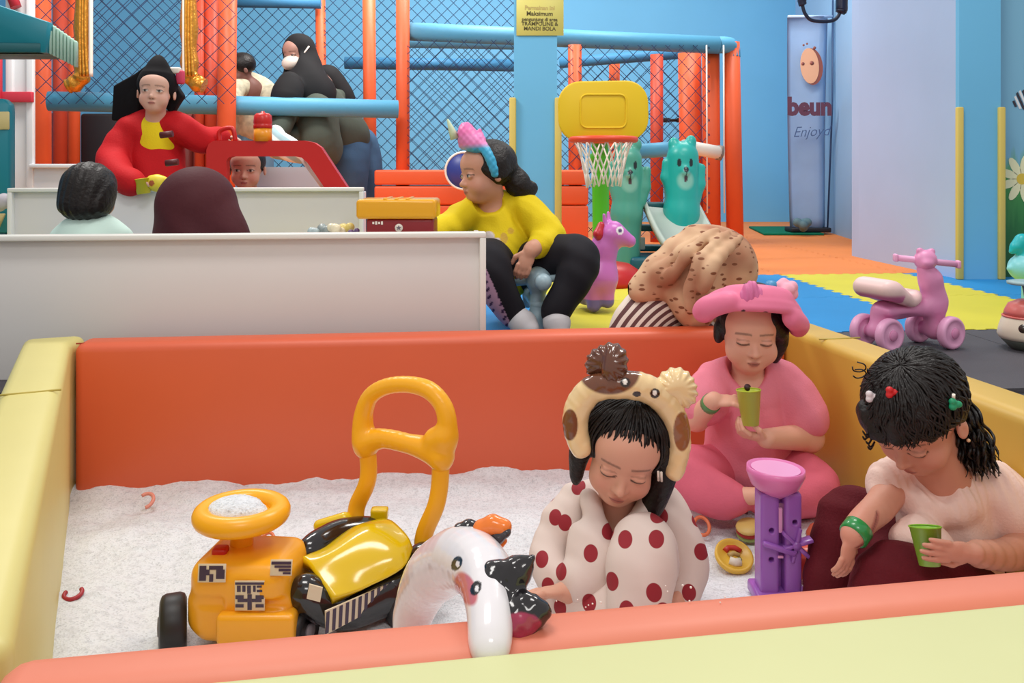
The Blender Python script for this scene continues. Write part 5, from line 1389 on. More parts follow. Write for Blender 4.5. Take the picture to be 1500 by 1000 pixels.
sd.add(chain([W(1370, 890, -40), W(1248, 770, -70), W(1212, 875, -42)], [.03, .025, .02]), .02)
sd.add(chain([W(1420, 890, -30), W(1380, 876, 38), W(1292, 880, 48)], [.03, .03, .02]), .02)
add('body', sdf_mesh(sd, .0027, lambda p: H.col(p, flatc(p, sk), sk, 'down')), m_skin, pe)
U = .095
hs_ = Sdf().add(H.ell((0, .16, .30), (.88, .96, .84)), .01)
hs_.add(H.ell((-.05, -.60, .48), (.60, .26, .36)), .015)
hs_.add(csm([H.w(-.5, -.55, .55), H.w(-.2, -.82, .34), H.w(-.1, -.88, .10)], [.2*U, .16*U, .05*U]), .012)
hs_.add(csm([H.w(.1, -.7, .55), H.w(.1, -.83, .25), H.w(.12, -.85, .05)], [.2*U, .14*U, .04*U]), .012)
hs_.sub(H.ell((.05, -.92, -.42), (.80, .60, .72)), .015); hs_.sub(H.ell((.8, -.30, -.35), (.42, .46, .48)), .015)
hs_.disp(lambda p: (.0012*np.sin(H.loc(p)[:, 0]*22+4*np.sin(H.loc(p)[:, 2]*3.5))*np.sin(H.loc(p)[:, 1]*14)).astype(np.float32))
ho = add('hair', sdf_mesh(hs_, .003), m_hair, pe)
bm = strands(H, 170, .0026, 11, .08, (0, 0), 26, lambda a: 90 if (a < 50 or a > 320) else 98, (.88, .985, .85), .30, .13)
bm = join(bm, strands(H, 60, .0026, 12, .07, (0, 0), 40, lambda a: 92, (.80, 1.0, .86), .28, .05, -62, 60))
o = add('hair_strands', bm, m_hair, ho); o['kind'] = 'stuff'
rn = random.Random(11); bm = bmesh.new()
for k in range(110):
    t0_ = rn.random(); X0, Y0 = 1368+36*rn.random(), 556+56*rn.random(); ln = .55+.5*rn.random(); X1, Y1 = X0+(44+34*rn.random())*ln, Y0+(92+56*rn.random())*ln; X1 = min(X1, 1464); Y1 = min(Y1, 706-14*rn.random())
    n_ = 14; pts = []; ph = rn.random()*6; cz = 18+16*rn.random(); dd = -22+34*t0_
    for i in range(n_+1):
        t = i/n_; am = .8+3.4*t
        pts.append(W(X0+(X1-X0)*t**.85+am*math.cos(ph+t*cz*.6), Y0+(Y1-Y0)*t**1.05+am*.45*math.sin(ph+t*cz*.6), dd+6*math.sin(ph+t*cz*.6)))
    N = 3*n_
    bm = join(bm, tube(catmull(pts, 3), [.0030*(.6+.5*math.sin(PI*i/N))*(1 if i < N*.92 else .4) for i in range(N+1)], 5))
o = add('curly_locks', bm, m_hair, ho); o['kind'] = 'stuff'
bm = bmesh.new()
for k in range(9):
    a_ = rn.random()*6.28; q = H.w(-.25+.5*math.cos(a_)*rn.random(), -.1+.5*math.sin(a_)*rn.random(), 1.10); pts = [q+Vector((.011*math.cos(i*1.0+a_), .006*math.sin(i*1.3), .009*math.sin(i*1.0+a_))) for i in range(6)]
    bm = join(bm, tube(catmull(pts, 3), .0013, 5))
for k in range(6):
    q = H.w(-.45+.12*rn.random(), -.88, .46-.14*k*.6); dx = -.010-.006*rn.random()
    bm = join(bm, tube(catmull([q, q+Vector((dx*.6, -.004, -.008)), q+Vector((dx, -.004, -.004+.006*rn.random()))], 3), [.0018]*6+[.0008], 5))
o = add('loose_curls', bm, m_hair, ho); o['kind'] = 'stuff'
for nm, loc_, colr in (('hair_clip', (-.34, -.52, .96), (226, 216, 220)), ('hair_clip', (.02, -.40, 1.06), (206, 30, 34)), ('hair_clip', (.86, -.02, .64), (24, 150, 104))):
    q = H.w(*loc_); d = Sdf()
    for a in range(3): d.add(ell(q+Vector((.006*math.cos(a*2.1), -.004, .005*math.sin(a*2.1))), (.0062, .006, .0058)), .003)
    add(nm, sdf_mesh(d, .0014), M('clip_%d' % colr[0], colr, .4), ho)
add('hair_band', tube([H.w(.86, .0, .66)+Vector((0, 0, .004)), H.w(.88, .05, .80)], .003, 6), m_silver, ho)
add('earring', lathe([(0, 0), (.003, .002), (.0032, .005), (0, .007)], H.w(.84, -.02, -.38), 10), M('earring_gold', (226, 190, 150), .3, .5, None, None, 0, .4), pe)
m_blo = M('blouse_pink', (244, 214, 202), .8, .2, (200, .15), (10, .03))
sh = Sdf().add(csm([W(1322, 708, -36), W(1376, 722, -30), W(1446, 716, -34)], [.030, .042, .040]), .03)
sh.add(chain([W(1380, 735, -28), W(1392, 870, -36)], [.078, .096]), .03)
sh.add(csm([W(1308, 698, -30), W(1298, 712, -18)], [.032, .035]), .012).add(csm([W(1452, 716, -32), W(1480, 752, -22)], [.048, .052]), .02)
sh.add(csm([W(1328, 730, -14), W(1362, 748, 2), W(1412, 742, 2)], [.016, .022, .020]), .02)
sh.add(csm([W(1336, 790, 24), W(1366, 806, 30)], [.03, .03]), .03)
sh.sub(cap(H.w(0, .1, -.55), W(1378, 700, 10), .046, .040), .008)
sh.sub(cap(W(1484, 800, -22), W(1520, 772, -22), .026), .006)
sh.disp(folds(.0026, 90, 60, 40, .9)); sh.disp(lambda p: (.0016*np.sin(p[:, 0]*330+p[:, 1]*120)*np.clip((p[:, 2]-W(0, 760).z)/.06, 0, 1)).astype(np.float32))
add('blouse', sdf_mesh(sh, .003), m_blo, pe)
m_mar = M('trousers_maroon', (92, 16, 28), .8, .25, (200, .2))
pt = Sdf().add(csm([W(1370, 890, -40), W(1290, 800, -60), W(1246, 752, -70), W(1224, 800, -60), W(1206, 880, -40)], [.075, .060, .044, .040, .036]), .02)
pt.add(csm([W(1420, 890, -30), W(1380, 872, 40), W(1310, 852, 50), W(1285, 880, 50)], [.08, .066, .055, .04]), .02).add(cap(W(1370, 890, -40), W(1420, 890, -40), .09), .03).add(cap(W(1310, 830, -30), W(1350, 840, -30), .06), .03)
pt.disp(folds(.003, 50, 50, 60, 1.1)); pt.keep(half((0, 0, SANDZ-.012), (0, 0, -1)))
add('trousers', sdf_mesh(pt, .0036), m_mar, pe)
ax = (W(1248, 786, 48)-W(1264, 764, 36)).normalized()
m_brc = M('bracelet_green', (40, 142, 72), .25, .5, None, None, .3)
add('bracelet', lathe([(.0215, -.012), (.0245, -.010), (.0245, .010), (.0215, .012)], W(1254, 779, 44), 22, ax), m_brc, pe)
cup(None, 'sand_cup', W(1355, 771, 82), W(1362, 828, 92), 22/915, 14.5/915, M('cup_green', (150, 208, 60), .35, .4, None, None, 0, 0, .15), 'bright green plastic cup in the hand of the curly-haired girl')
# ------------------------------------------------------------------ woman in a beige hijab leaning behind the pit wall
s = 490; W = lambda X, Y, ds=0: P(X, Y, s+ds)
pe = person('woman in flecked beige hijab and striped sleeve leaning behind the orange back wall', (W(1010, 540).x, F/s, 0))
H = Head(1056, 396, 490, .098, 40, 40, 20)
sd = Sdf(); H.head(sd, ears=False)
sd.add(chain([H.w(0, .2, -.6), W(1020, 470, -20), W(985, 530, -30)], [.05, .09, .11]), .03)
sd.add(chain([W(960, 470, 0), W(930, 520, 5), W(1000, 520, 20), W(1026, 462, 8)], [.05, .045, .035, .024]), .02); hand(sd, W(1026, 462, 8), (.5, -.1, 1), (1, 0, 0), .15, .5, 1)
sd.add(chain([W(985, 535, -35), W(1060, 536, -30), W(1120, 536, -20)], [.08, .07, .05]), .03)
add('body', sdf_mesh(sd, .005, lambda p: H.col(p, flatc(p, (196, 142, 116)), 0, 'down')), m_skin, pe)
m = bpy.data.materials.new('striped_shirt'); m.use_nodes = True; nt = m.node_tree; bs = nt.nodes['Principled BSDF']; bs.inputs['Roughness'].default_value = .8; L = nt.links
tc = nt.nodes.new('ShaderNodeTexCoord'); wv = nt.nodes.new('ShaderNodeTexWave'); wv.wave_type = 'RINGS'; wv.rings_direction = 'Y'; wv.inputs['Scale'].default_value = 17; wv.inputs['Distortion'].default_value = .8; wv.inputs['Detail Scale'].default_value = .6
mp = nt.nodes.new('ShaderNodeMapping'); mp.inputs['Location'].default_value = (.02, .1, -.02); L.new(tc.outputs['Object'], mp.inputs['Vector']); L.new(mp.outputs[0], wv.inputs['Vector'])
cr = nt.nodes.new('ShaderNodeValToRGB'); e = cr.color_ramp.elements; e[0].position = .48; e[0].color = (*rgb(96, 58, 58), 1); e[1].position = .56; e[1].color = (*rgb(226, 212, 200), 1)
L.new(wv.outputs['Fac'], cr.inputs['Fac']); L.new(cr.outputs['Color'], bs.inputs['Base Color'])
sh = Sdf().add(csm([W(1018, 478, -20), W(958, 466, 2), W(936, 496, 8), W(930, 530, 6)], [.09, .085, .078, .06]), .03).add(chain([W(1020, 480, -25), W(985, 545, -30)], [.12, .13]), .03).add(chain([W(930, 524, 5), W(985, 524, 18)], [.06, .05]), .02)
sh.disp(folds(.003, 40, 40, 30, .9)); sh.keep(half((0, 0, .004), (0, 0, -1)))
add('striped_shirt', sdf_mesh(sh, .005), m, pe)
m = bpy.data.materials.new('hijab_beige'); m.use_nodes = True; nt = m.node_tree; bs = nt.nodes['Principled BSDF']; bs.inputs['Roughness'].default_value = .75; L = nt.links
tc = nt.nodes.new('ShaderNodeTexCoord'); mp = nt.nodes.new('ShaderNodeMapping'); mp.inputs['Scale'].default_value = (1, 1, 2.3); mp.inputs['Rotation'].default_value = (0, .7, 0); L.new(tc.outputs['Object'], mp.inputs['Vector'])
vo_ = nt.nodes.new('ShaderNodeTexVoronoi'); vo_.inputs['Scale'].default_value = 26; L.new(mp.outputs[0], vo_.inputs['Vector'])
cr = nt.nodes.new('ShaderNodeValToRGB'); e = cr.color_ramp.elements; e[0].position = .22; e[0].color = (*rgb(132, 80, 52), 1); e[1].position = .30; e[1].color = (*rgb(216, 176, 142), 1); L.new(vo_.outputs['Distance'], cr.inputs['Fac'])
n1 = nt.nodes.new('ShaderNodeTexNoise'); n1.inputs['Scale'].default_value = 7; L.new(tc.outputs['Object'], n1.inputs['Vector'])
cr2 = nt.nodes.new('ShaderNodeValToRGB'); e = cr2.color_ramp.elements; e[0].position = .42; e[0].color = (*rgb(214, 176, 140), 1); e[1].position = .62; e[1].color = (*rgb(172, 116, 86), 1); L.new(n1.outputs['Fac'], cr2.inputs['Fac'])
mx = nt.nodes.new('ShaderNodeMix'); mx.data_type = 'RGBA'; mx.blend_type = 'DARKEN'; mx.inputs['Factor'].default_value = 1; L.new(cr.outputs['Color'], mx.inputs['A']); L.new(cr2.outputs['Color'], mx.inputs['B']); L.new(mx.outputs['Result'], bs.inputs['Base Color'])
m_beige = m
hj = Sdf().add(ell(W(1056, 392, -2), (.108, .115, .118)), .03).add(csm([W(1030, 374, 0), W(994, 396, 4), W(962, 411, 10), W(936, 426, 14)], [.085, .062, .036, .012]), .05)
hj.add(csm([W(1024, 392, 10), W(1014, 430, 18), W(1022, 462, 20)], [.07, .052, .03]), .04).add(csm([W(1020, 430, -20), W(1030, 480, -24)], [.09, .08]), .05)
for f_ in ([(1050, 338, 22), (1014, 366, 30), (990, 396, 30), (972, 412, 22)], [(1066, 342, 26), (1030, 378, 40), (1012, 420, 40), (1012, 456, 34)], [(1084, 348, 24), (1046, 386, 46), (1030, 424, 44)], [(1020, 352, 16), (990, 378, 20), (956, 408, 18)]): hj.add(csm([W(*q_) for q_ in f_], [.010, .016, .014, .008][:len(f_)]), .018)
hj.disp(lambda p: (.0030*np.sin((p[:, 0]*.75+p[:, 2]*.66)*62+2*np.sin(p[:, 2]*16))*np.clip((1060-(p[:, 0]/p[:, 1]*F+750))/40, .1, 1)).astype(np.float32))
add('hijab', sdf_mesh(hj, .0042), m_beige, pe)
m_skirt = M('skirt_brown', (88, 60, 56), .85)
sk_ = Sdf().add(csm([W(985, 540, -35), W(1060, 540, -30), W(1125, 540, -22)], [.11, .10, .08]), .03); sk_.keep(half((0, 0, .004), (0, 0, -1)))
add('skirt', sdf_mesh(sk_, .007), m_skirt, pe)

# ------------------------------------------------------------------ girl in yellow on the grey scooter
s = 392; W = lambda X, Y, ds=0: P(X, Y, s+ds)
sk = (208, 154, 130)
pe = person('girl in yellow top and black trousers with unicorn headband, seated on the grey scooter', (W(770, 475).x, F/s, 0))
H = Head(712, 252, 392, .113, -64, 4, -2)
sd = Sdf(); H.head(sd)
sd.add(chain([H.w(0, .15, -.6), W(722, 300, -6)], [.042, .05]), .02)
sd.add(chain([W(724, 315, -8), W(738, 395, -10)], [.085, .10]), .02)
sd.add(csm([W(680, 320, -4), W(656, 335, 12), W(630, 342, 28)], [.034, .032, .026]), .012); hand(sd, W(630, 342, 28), (-1, -.1, 0), (0, .2, -1), .13, .4, 1)
sd.add(csm([W(768, 306, -4), W(800, 346, 8), W(784, 362, 22), W(776, 368, 26)], [.04, .036, .026, .022]), .012)
hand(sd, W(776, 366, 26), (-.35, -.25, -1), (-.2, .6, -.4), .135, .55, -1)
sd.add(chain([W(742, 398, -10), W(846, 376, 22), W(814, 462, 30)], [.06, .05, .035]), .02)
sd.add(chain([W(730, 398, -10), W(712, 384, 26), W(752, 462, 24)], [.06, .05, .035]), .02)
sd.add([cap(W(814, 466, 30), W(812, 470, 36), .03, .02), cap(W(762, 466, 24), W(775, 470, 30), .03, .02)], .02)
add('body', sdf_mesh(sd, .0042, lambda p: H.col(p, flatc(p, sk), sk, 'open')), m_skin, pe)
hs_ = Sdf().add(H.ell((0, .18, .26), (.83, .92, .82)), .01).add(csm([H.w(.1, .9, -.1), H.w(.15, 1.05, -.45), H.w(.2, 1.2, -.72), H.w(.3, 1.55, -.62)], [.025, .042, .034, .012]), .02).add(H.ell((.72, .12, .05), (.14, .35, .35)), .02)
hs_.sub(H.ell((.0, -1.05, -.25), (.85, .72, 1.0)), .015)
hs_.disp(lambda p: (.0014*np.sin(H.loc(p)[:, 0]*16+H.loc(p)[:, 2]*9)).astype(np.float32))
ho = add('hair', sdf_mesh(hs_, .004), m_hair, pe)
hs_ = None
add('hair_tie', tube([H.w(.15+.16*math.cos(t), .98, -.30+.2*math.sin(t)) for t in np.linspace(0, 2*PI, 14, endpoint=False)], .006, 6, True), m_black, ho)
m_uni = M('unicorn_band', None, .4, .4, vcol=True)
arc = [H.w(.93*math.cos(t), -.16-.22*math.sin(t), .16+.92*math.sin(t)) for t in np.linspace(-.25, PI*.62, 14)]
d = Sdf().add(chain(arc, [.014]*3+[.016]*11), .01).add(csm([H.w(.35, -.5, 1.0), H.w(.1, -.62, 1.28), H.w(.0, -.6, 1.5)], [.028, .026, .014]), .02).add(cap(H.w(-.1, -.62, 1.0), H.w(.42, -.45, .9), .027), .02).add(cap(H.w(.45, -.32, 1.1), H.w(.40, -.3, 1.36), .02, .008), .01)
d.disp(lambda p: (.0012*np.sin(p[:, 0]*260)*np.sin(p[:, 2]*240)).astype(np.float32))
uc = lambda p: lerpc(lerpc(flatc(p, (64, 172, 214)), (236, 136, 196), np.clip((H.loc(p)[:, 2]-.78)*6, 0, 1)), (226, 96, 160), np.clip((H.loc(p)[:, 2]-1.2)*5, 0, .6))
ub = add('unicorn_headband', sdf_mesh(d, .003, uc), m_uni, pe)
add('horn', lathe([(.018, 0), (.013, .03), (.004, .075), (0, .078)], H.w(-.15, -.95, 1.18), 14, H.R@npv((.05, -.35, 1))), M('horn_mint', (206, 226, 190), .4), ub)
add('horn_leaf', lathe([(.012, 0), (.009, .02), (0, .05)], H.w(-.2, -.62, 1.3), 12, H.R@npv((.1, -.1, 1))), M('horn_teal', (150, 212, 200), .4), ub)
m_yt = M('top_yellow', (226, 200, 26), .75, .25, (160, .15), (6, .05))
sh = Sdf().add(csm([W(680, 311, 4), W(722, 304, -8), W(768, 305, -6)], [.042, .056, .05]), .03).add(chain([W(724, 320, -8), W(735, 364, -6), W(738, 392, -6)], [.108, .118, .12]), .03)
sh.add(csm([W(676, 318, 2), W(656, 333, 14), W(634, 341, 26)], [.046, .046, .042]), .02).add(csm([W(768, 304, -4), W(795, 332, 2), W(804, 350, 8), W(788, 362, 20)], [.056, .058, .054, .04]), .02)
sh.sub(cap(H.w(-.05, -.05, -.75), W(716, 292, 4), .055, .058), .01)
sh.disp(folds(.004, 45, 30, 24, .6)); sh.disp(folds(.0016, 100, 70, 60, 1.9))
def ytc(p):
    X = p[:, 0]/p[:, 1]*F+750; Y = HZ-(p[:, 2]-CZ)/p[:, 1]*F; out = flatc(p, (226, 200, 26)); fr = p[:, 1] < F/392
    for x0, y0, a, b, c_ in ((716, 346, 9, 8, (224, 214, 214)), (728, 355, 11, 7, (216, 202, 210)), (738, 349, 6, 9, (206, 168, 70)), (722, 364, 8, 5, (190, 160, 190)), (748, 338, 5, 5, (206, 168, 60))):
        out = lerpc(out, c_, fr*np.clip((1-((X-x0)/a)**2-((Y-y0)/b)**2)*4, 0, 1))
    return out
top = add('yellow_top', sdf_mesh(sh, .0045, ytc), M('top_yellow_print', None, .75, .25, (160, .15), vcol=True), pe)
m_bt = M('trousers_black', (26, 24, 32), .75, .3, (120, .15))
pt = Sdf().add(csm([W(745, 396, -12), W(800, 380, 8), W(846, 374, 22), W(845, 400, 27), W(824, 440, 30), W(812, 458, 31)], [.10, .078, .068, .062, .05, .046]), .015)
pt.add(csm([W(728, 396, -12), W(716, 382, 18), W(716, 392, 28), W(732, 428, 28), W(752, 462, 25)], [.10, .078, .070, .058, .046]), .015)
pt.disp(folds(.003, 45, 40, 30, 1.4))
def ptc(p):
    X = p[:, 0]/p[:, 1]*F+750; Y = HZ-(p[:, 2]-CZ)/p[:, 1]*F
    out = flatc(p, (26, 24, 32)); e = 708+.44*(Y-400)
    w_ = ((X < e+7) & (Y > 388) & (X < 752)).astype(np.float32); out = lerpc(out, (196, 156, 184), w_)
    return lerpc(out, (70, 44, 84), w_*((np.sin(X*.42+Y*.2)*np.sin(Y*.30) > .55)))
add('trousers', sdf_mesh(pt, .0045, ptc), M('trousers_panel', None, .75, .3, vcol=True), pe)
m_sock = M('sock_grey', (206, 204, 208), .85)
for a, b in ((W(813, 460, 31), W(818, 474, 36)), (W(756, 464, 26), W(776, 474, 33))):
    q = Vector((b.x, b.y, .03)); d = Sdf().add(chain([a, a*.4+q*.6, q], [.044, .046, .034]), .01); d.keep(half((0, 0, .001), (0, 0, -1)))
    add('sock', sdf_mesh(d, .004), m_sock, pe)

# ------------------------------------------------------------------ child in the red coat
s = 338; W = lambda X, Y, ds=0: P(X, Y, s+ds)
sk = (214, 170, 152)
pe = person('child in red toggle coat and black hood standing behind the white table', (W(228, 443).x, F/s, 0))
H = Head(229, 134, 338, .098, 10, -4, 3)
sd = Sdf(); H.head(sd)
sd.add(chain([H.w(0, .12, -.6), W(228, 182, -4)], [.04, .045]), .02).add(chain([W(228, 200, -6), W(228, 300, -6)], [.09, .10]), .02)
sd.add(csm([W(188, 196, -4), W(168, 235, 4), W(196, 266, 20)], [.04, .036, .028]), .012); hand(sd, W(198, 266, 20), (1, -.2, .1), (0, .3, -1), .10, .6, 1)
sd.add(csm([W(270, 192, -4), W(300, 206, -10), W(326, 202, -16)], [.04, .036, .028]), .012); hand(sd, W(326, 202, -16), (1, 0, .05), (0, 0, -1), .10, .35, -1)
for X in (212, 246): sd.add(cap(W(X, 300, -6), W(X, 438, -6), .055, .04), .02)
add('body', sdf_mesh(sd, .0045, lambda p: H.col(p, flatc(p, sk), sk, 'open')), m_skin, pe)
m_hood = M('hood_black', (16, 14, 18), .8, .2)
hd = Sdf().add(H.ell((0, .16, .34), (.86, .92, .84)), .01).add(csm([H.w(0, .0, .8), H.w(.0, .0, 1.46)], [.06, .012]), .02)
hd.add(csm([W(208, 116, -8), W(198, 142, -8), W(196, 162, -8)], [.03, .04, .035]), .03)
hd.sub(H.ell((.0, -1.02, -.42), (.74, .80, 1.0)), .015)
hd2 = add('hood', sdf_mesh(hd, .0042), m_hood, pe)
fo = W(228, 130, -6)
for pts in ([(229, 86), (200, 108), (168, 126), (165, 178), (204, 176), (212, 120)], [(229, 86), (252, 112), (271, 141), (254, 168), (244, 158), (244, 116)]):
    pl2 = [((X-228)/s, (130-Y)/s) for X, Y in pts]
    if pts[2][0] < 228: pl2 = pl2[::1]
    else: pl2 = pl2[::-1]
    add('hood_flap', plate(pl2, fo, (1, 0, 0), (0, 0, 1), .05, .008, 2), m_hood, hd2)
add('hood_ribbon', box(H.w(.95, .1, .72), (.035, .03, .06), .008, 2), M('ribbon_pink', (214, 62, 96), .6), pe)
add('hood_ribbon_end', box(H.w(.72, .1, 1.0), (.05, .03, .03), .008, 2), m_silver, pe)
m_coat = M('coat_red', (190, 22, 30), .75, .25, (140, .15), (6, .05))
sh = Sdf().add(csm([W(190, 190, -4), W(228, 184, -8), W(268, 188, -4)], [.055, .066, .055]), .03).add(chain([W(228, 205, -8), W(228, 290, -6)], [.115, .135]), .03)
sh.add(csm([W(190, 192, -4), W(166, 232, 2), W(176, 258, 14), W(196, 268, 20)], [.058, .062, .058, .046]), .02).add(csm([W(268, 190, -4), W(298, 206, -10), W(322, 203, -15)], [.056, .056, .046]), .02)
sh.add(chain([W(228, 290, -6), W(228, 350, -6)], [.135, .15]), .03)
sh.sub(cap(W(234, 170, 14), W(242, 192, 32), .05, .016), .012)
sh.disp(folds(.004, 40, 30, 24, 1.6))
add('red_coat', sdf_mesh(sh, .005), m_coat, pe)
d = Sdf().add(csm([W(230, 186, -6), W(229, 200, -6), W(228, 222, -6)], [.07, .092, .097]), .01); add('yellow_shirt', sdf_mesh(d, .004), m_yt, pe)
m_tog = M('toggle_dark', (88, 16, 22), .5)
for X, Y in ((244, 197), (252, 238)):
    add('toggle', tube([W(X-9, Y+1, 32), W(X+9, Y-1, 32)], .013, 10), m_tog, pe)
m_dk = M('trousers_dark', (40, 38, 50), .8)
for X in (212, 246): add('trouser_leg', tube([W(X, 340, -6), W(X, 441, -6)], [.075, .055], 12), m_dk, pe)
cu = M('cup_yellow', (222, 208, 44), .35)
a = P(209, 262, 358); b = P(212, 281, 358); cup(None, 'yellow_cup', (a.x, a.y-.01, a.z), (b.x, a.y-.01, a.z-.06), .032, .026, cu, 'yellow cup held by the red-coated child over the table edge')
d = Sdf().add(ell(P(230, 268, 358), (.04, .03, .036))).add(ell(P(240, 264, 358), (.018, .015, .015)), .01).add(ell(P(221, 262, 358), (.014, .014, .014)), .01)
tag(add('yellow_toy', sdf_mesh(d, .003, lambda p: lerpc(flatc(p, (226, 206, 60)), (176, 90, 50), (np.hypot(p[:, 0]-P(226, 0, 358).x, p[:, 2]-P(0, 268, 358).z) < .012)*1.0)), M('toy_yellow', None, .4, .4, vcol=True)), 'yellow toy bun next to the yellow cup on the table edge', 'toy')

# ------------------------------------------------------------------ two heads behind the long white table
s = 462; W = lambda X, Y, ds=0: P(X, Y, s+ds)
pe = person('small child with dark bobbed hair seen from behind, mint collar', (W(131, 522).x, F/s, 0))
H = Head(132, 283, s, .092, 172, 4, 0)
sd = Sdf(); H.head(sd); sd.add(cap(H.w(0, .12, -.6), W(134, 342, 0), .034, .04), .02).add(chain([W(134, 360, 0), W(134, 470, 0)], [.08, .10]), .02)
for X in (96, 172): sd.add(csm([W(X, 366, 0), W(X-8 if X < 130 else X+8, 430, -10), W(X, 460, -36)], [.03, .026, .02]), .012)
for X in (115, 153): sd.add(chain([W(X, 470, 0), W(X, 480, -36), W(X, 510, -40)], [.05, .04, .03]), .02)
add('body', sdf_mesh(sd, .005, lambda p: H.col(p, flatc(p, (190, 136, 112)), 0, 'open')), m_skin, pe)
hs_ = Sdf().add(H.ell((0, .10, .20), (.90, .93, .88)), .01).add(H.ell((.0, .28, -.48), (.84, .66, .46)), .05).sub(H.ell((0, -1.05, -.3), (.62, .6, .9)), .02)
hs_.disp(lambda p: (.0016*np.sin(H.loc(p)[:, 0]*24+2*np.sin(H.loc(p)[:, 2]*3))).astype(np.float32)); ho = add('hair', sdf_mesh(hs_, .004), m_hair, pe)
m_mint = M('shirt_mint', (206, 232, 222), .8)
sh = Sdf().add(csm([W(92, 352, 0), W(134, 336, 0), W(176, 352, 0)], [.036, .052, .036]), .03).add(chain([W(134, 365, 0), W(134, 470, 0)], [.105, .12]), .03).add([cap(W(94, 354, 0), W(88, 400, 4), .044, .044), cap(W(174, 354, 0), W(180, 400, 4), .044, .044)], .02)
sh.disp(folds(.002, 40, 40, 40, 1)); add('mint_shirt', sdf_mesh(sh, .005), m_mint, pe)
s = 472; W = lambda X, Y, ds=0: P(X, Y, s+ds)
pe = person('woman in dark maroon hijab seen from behind the long white table', (W(292, 532).x, F/s, 0))
H = Head(290, 306, s, .108, 178, 6, 0)
sd = Sdf(); H.head(sd, ears=False); sd.add(cap(H.w(0, .12, -.6), W(292, 372, 0), .05, .055), .02).add(chain([W(292, 400, 0), W(292, 490, 0)], [.11, .13]), .02)
for sg in (-1, 1): sd.add(csm([W(292+62*sg, 412, 0), W(292+74*sg, 470, -10), W(292+50*sg, 490, -36)], [.045, .04, .03]), .012); sd.add(chain([W(292+26*sg, 495, 0), W(292+60*sg, 500, -36), W(292+20*sg, 515, -44)], [.07, .06, .04]), .02)
add('body', sdf_mesh(sd, .006, lambda p: H.col(p, flatc(p, (190, 136, 112)), 0, 'open')), m_skin, pe)
m_marh = M('hijab_maroon', (74, 26, 34), .7, .3, (60, .1), (5, .1))
hj = Sdf().add(ell(W(288, 302, 0), (.122, .13, .124)), .02).add(csm([W(291, 330, 0), W(294, 362, 0), W(294, 420, 0)], [.108, .115, .125]), .04).add(csm([W(324, 318, 4), W(336, 356, 4)], [.04, .05]), .04).sub(H.ell((0, -1.05, -.1), (.6, .55, .75)), .02)
hj.disp(lambda p: (.004*np.sin(p[:, 0]*46+p[:, 2]*30)*np.clip((W(0, 300).z-p[:, 2])/.08, 0, 1)).astype(np.float32)); add('hijab', sdf_mesh(hj, .005), m_marh, pe)
sh = Sdf().add(csm([W(230, 412, 0), W(292, 398, 0), W(354, 412, 0)], [.06, .08, .06]), .04).add(chain([W(292, 420, 0), W(292, 500, 0)], [.125, .135]), .03)
for sg in (-1, 1): sh.add(csm([W(292+62*sg, 412, 0), W(292+74*sg, 470, -10), W(292+54*sg, 488, -32)], [.06, .055, .045]), .02)
sh.keep(half((0, 0, .004), (0, 0, -1))); add('maroon_dress', sdf_mesh(sh, .007), m_marh, pe)

# ------------------------------------------------------------------ boy looking out of the fire engine
s = 318; W = lambda X, Y, ds=0: P(X, Y, s+ds)
c_ = Vector((0, .14, 0))
pe = person('boy with short hair looking out through the red fire engine window', (P(362, 430, 314).x, F/314, 0))
s = 314; W = lambda X, Y, ds=0: P(X, Y, s+ds)
H = Head(362, 246, s, .104, 6, 3, 0)
sk = (200, 150, 130)
sd = Sdf(); H.head(sd); sd.add(cap(H.w(0, .12, -.6), W(362, 292, -4), .04, .05), .02).add(chain([W(362, 305, -6), W(362, 370, -6)], [.09, .10]), .02)
for sg in (-1, 1): sd.add(csm([W(362+30*sg, 304, -6), W(362+36*sg, 345, -2), W(362+24*sg, 365, 10)], [.036, .03, .024]), .012); sd.add(cap(W(362+14*sg, 370, -6), W(362+14*sg, 420, -6), .055, .04), .02)
add('body', sdf_mesh(sd, .0045, lambda p: H.col(p, flatc(p, sk), sk, 'open')), m_skin, pe)
hs_ = Sdf().add(H.ell((0, .14, .30), (.80, .90, .78)), .01).sub(H.ell((0, -1.0, -.32), (.78, .72, .86)), .012).sub(H.ell((0, 0, -.75), (1.2, 1.2, .6)), .01)
add('hair', sdf_mesh(hs_, .004), m_hair, pe)
m_navy = M('shirt_navy', (46, 52, 84), .8)
sh = Sdf().add(csm([W(334, 302, -6), W(362, 296, -8), W(390, 302, -6)], [.045, .06, .045]), .03).add(chain([W(362, 308, -8), W(362, 375, -6)], [.105, .115]), .03)
for sg in (-1, 1): sh.add(cap(W(362+30*sg, 304, -6), W(362+35*sg, 332, -4), .05), .02)
add('navy_shirt', sdf_mesh(sh, .006), m_navy, pe)
for sg in (-1, 1): add('trouser_leg', tube([W(362+14*sg, 372, -6), W(362+14*sg, 422, -6)], [.07, .055], 12), m_dk, pe)

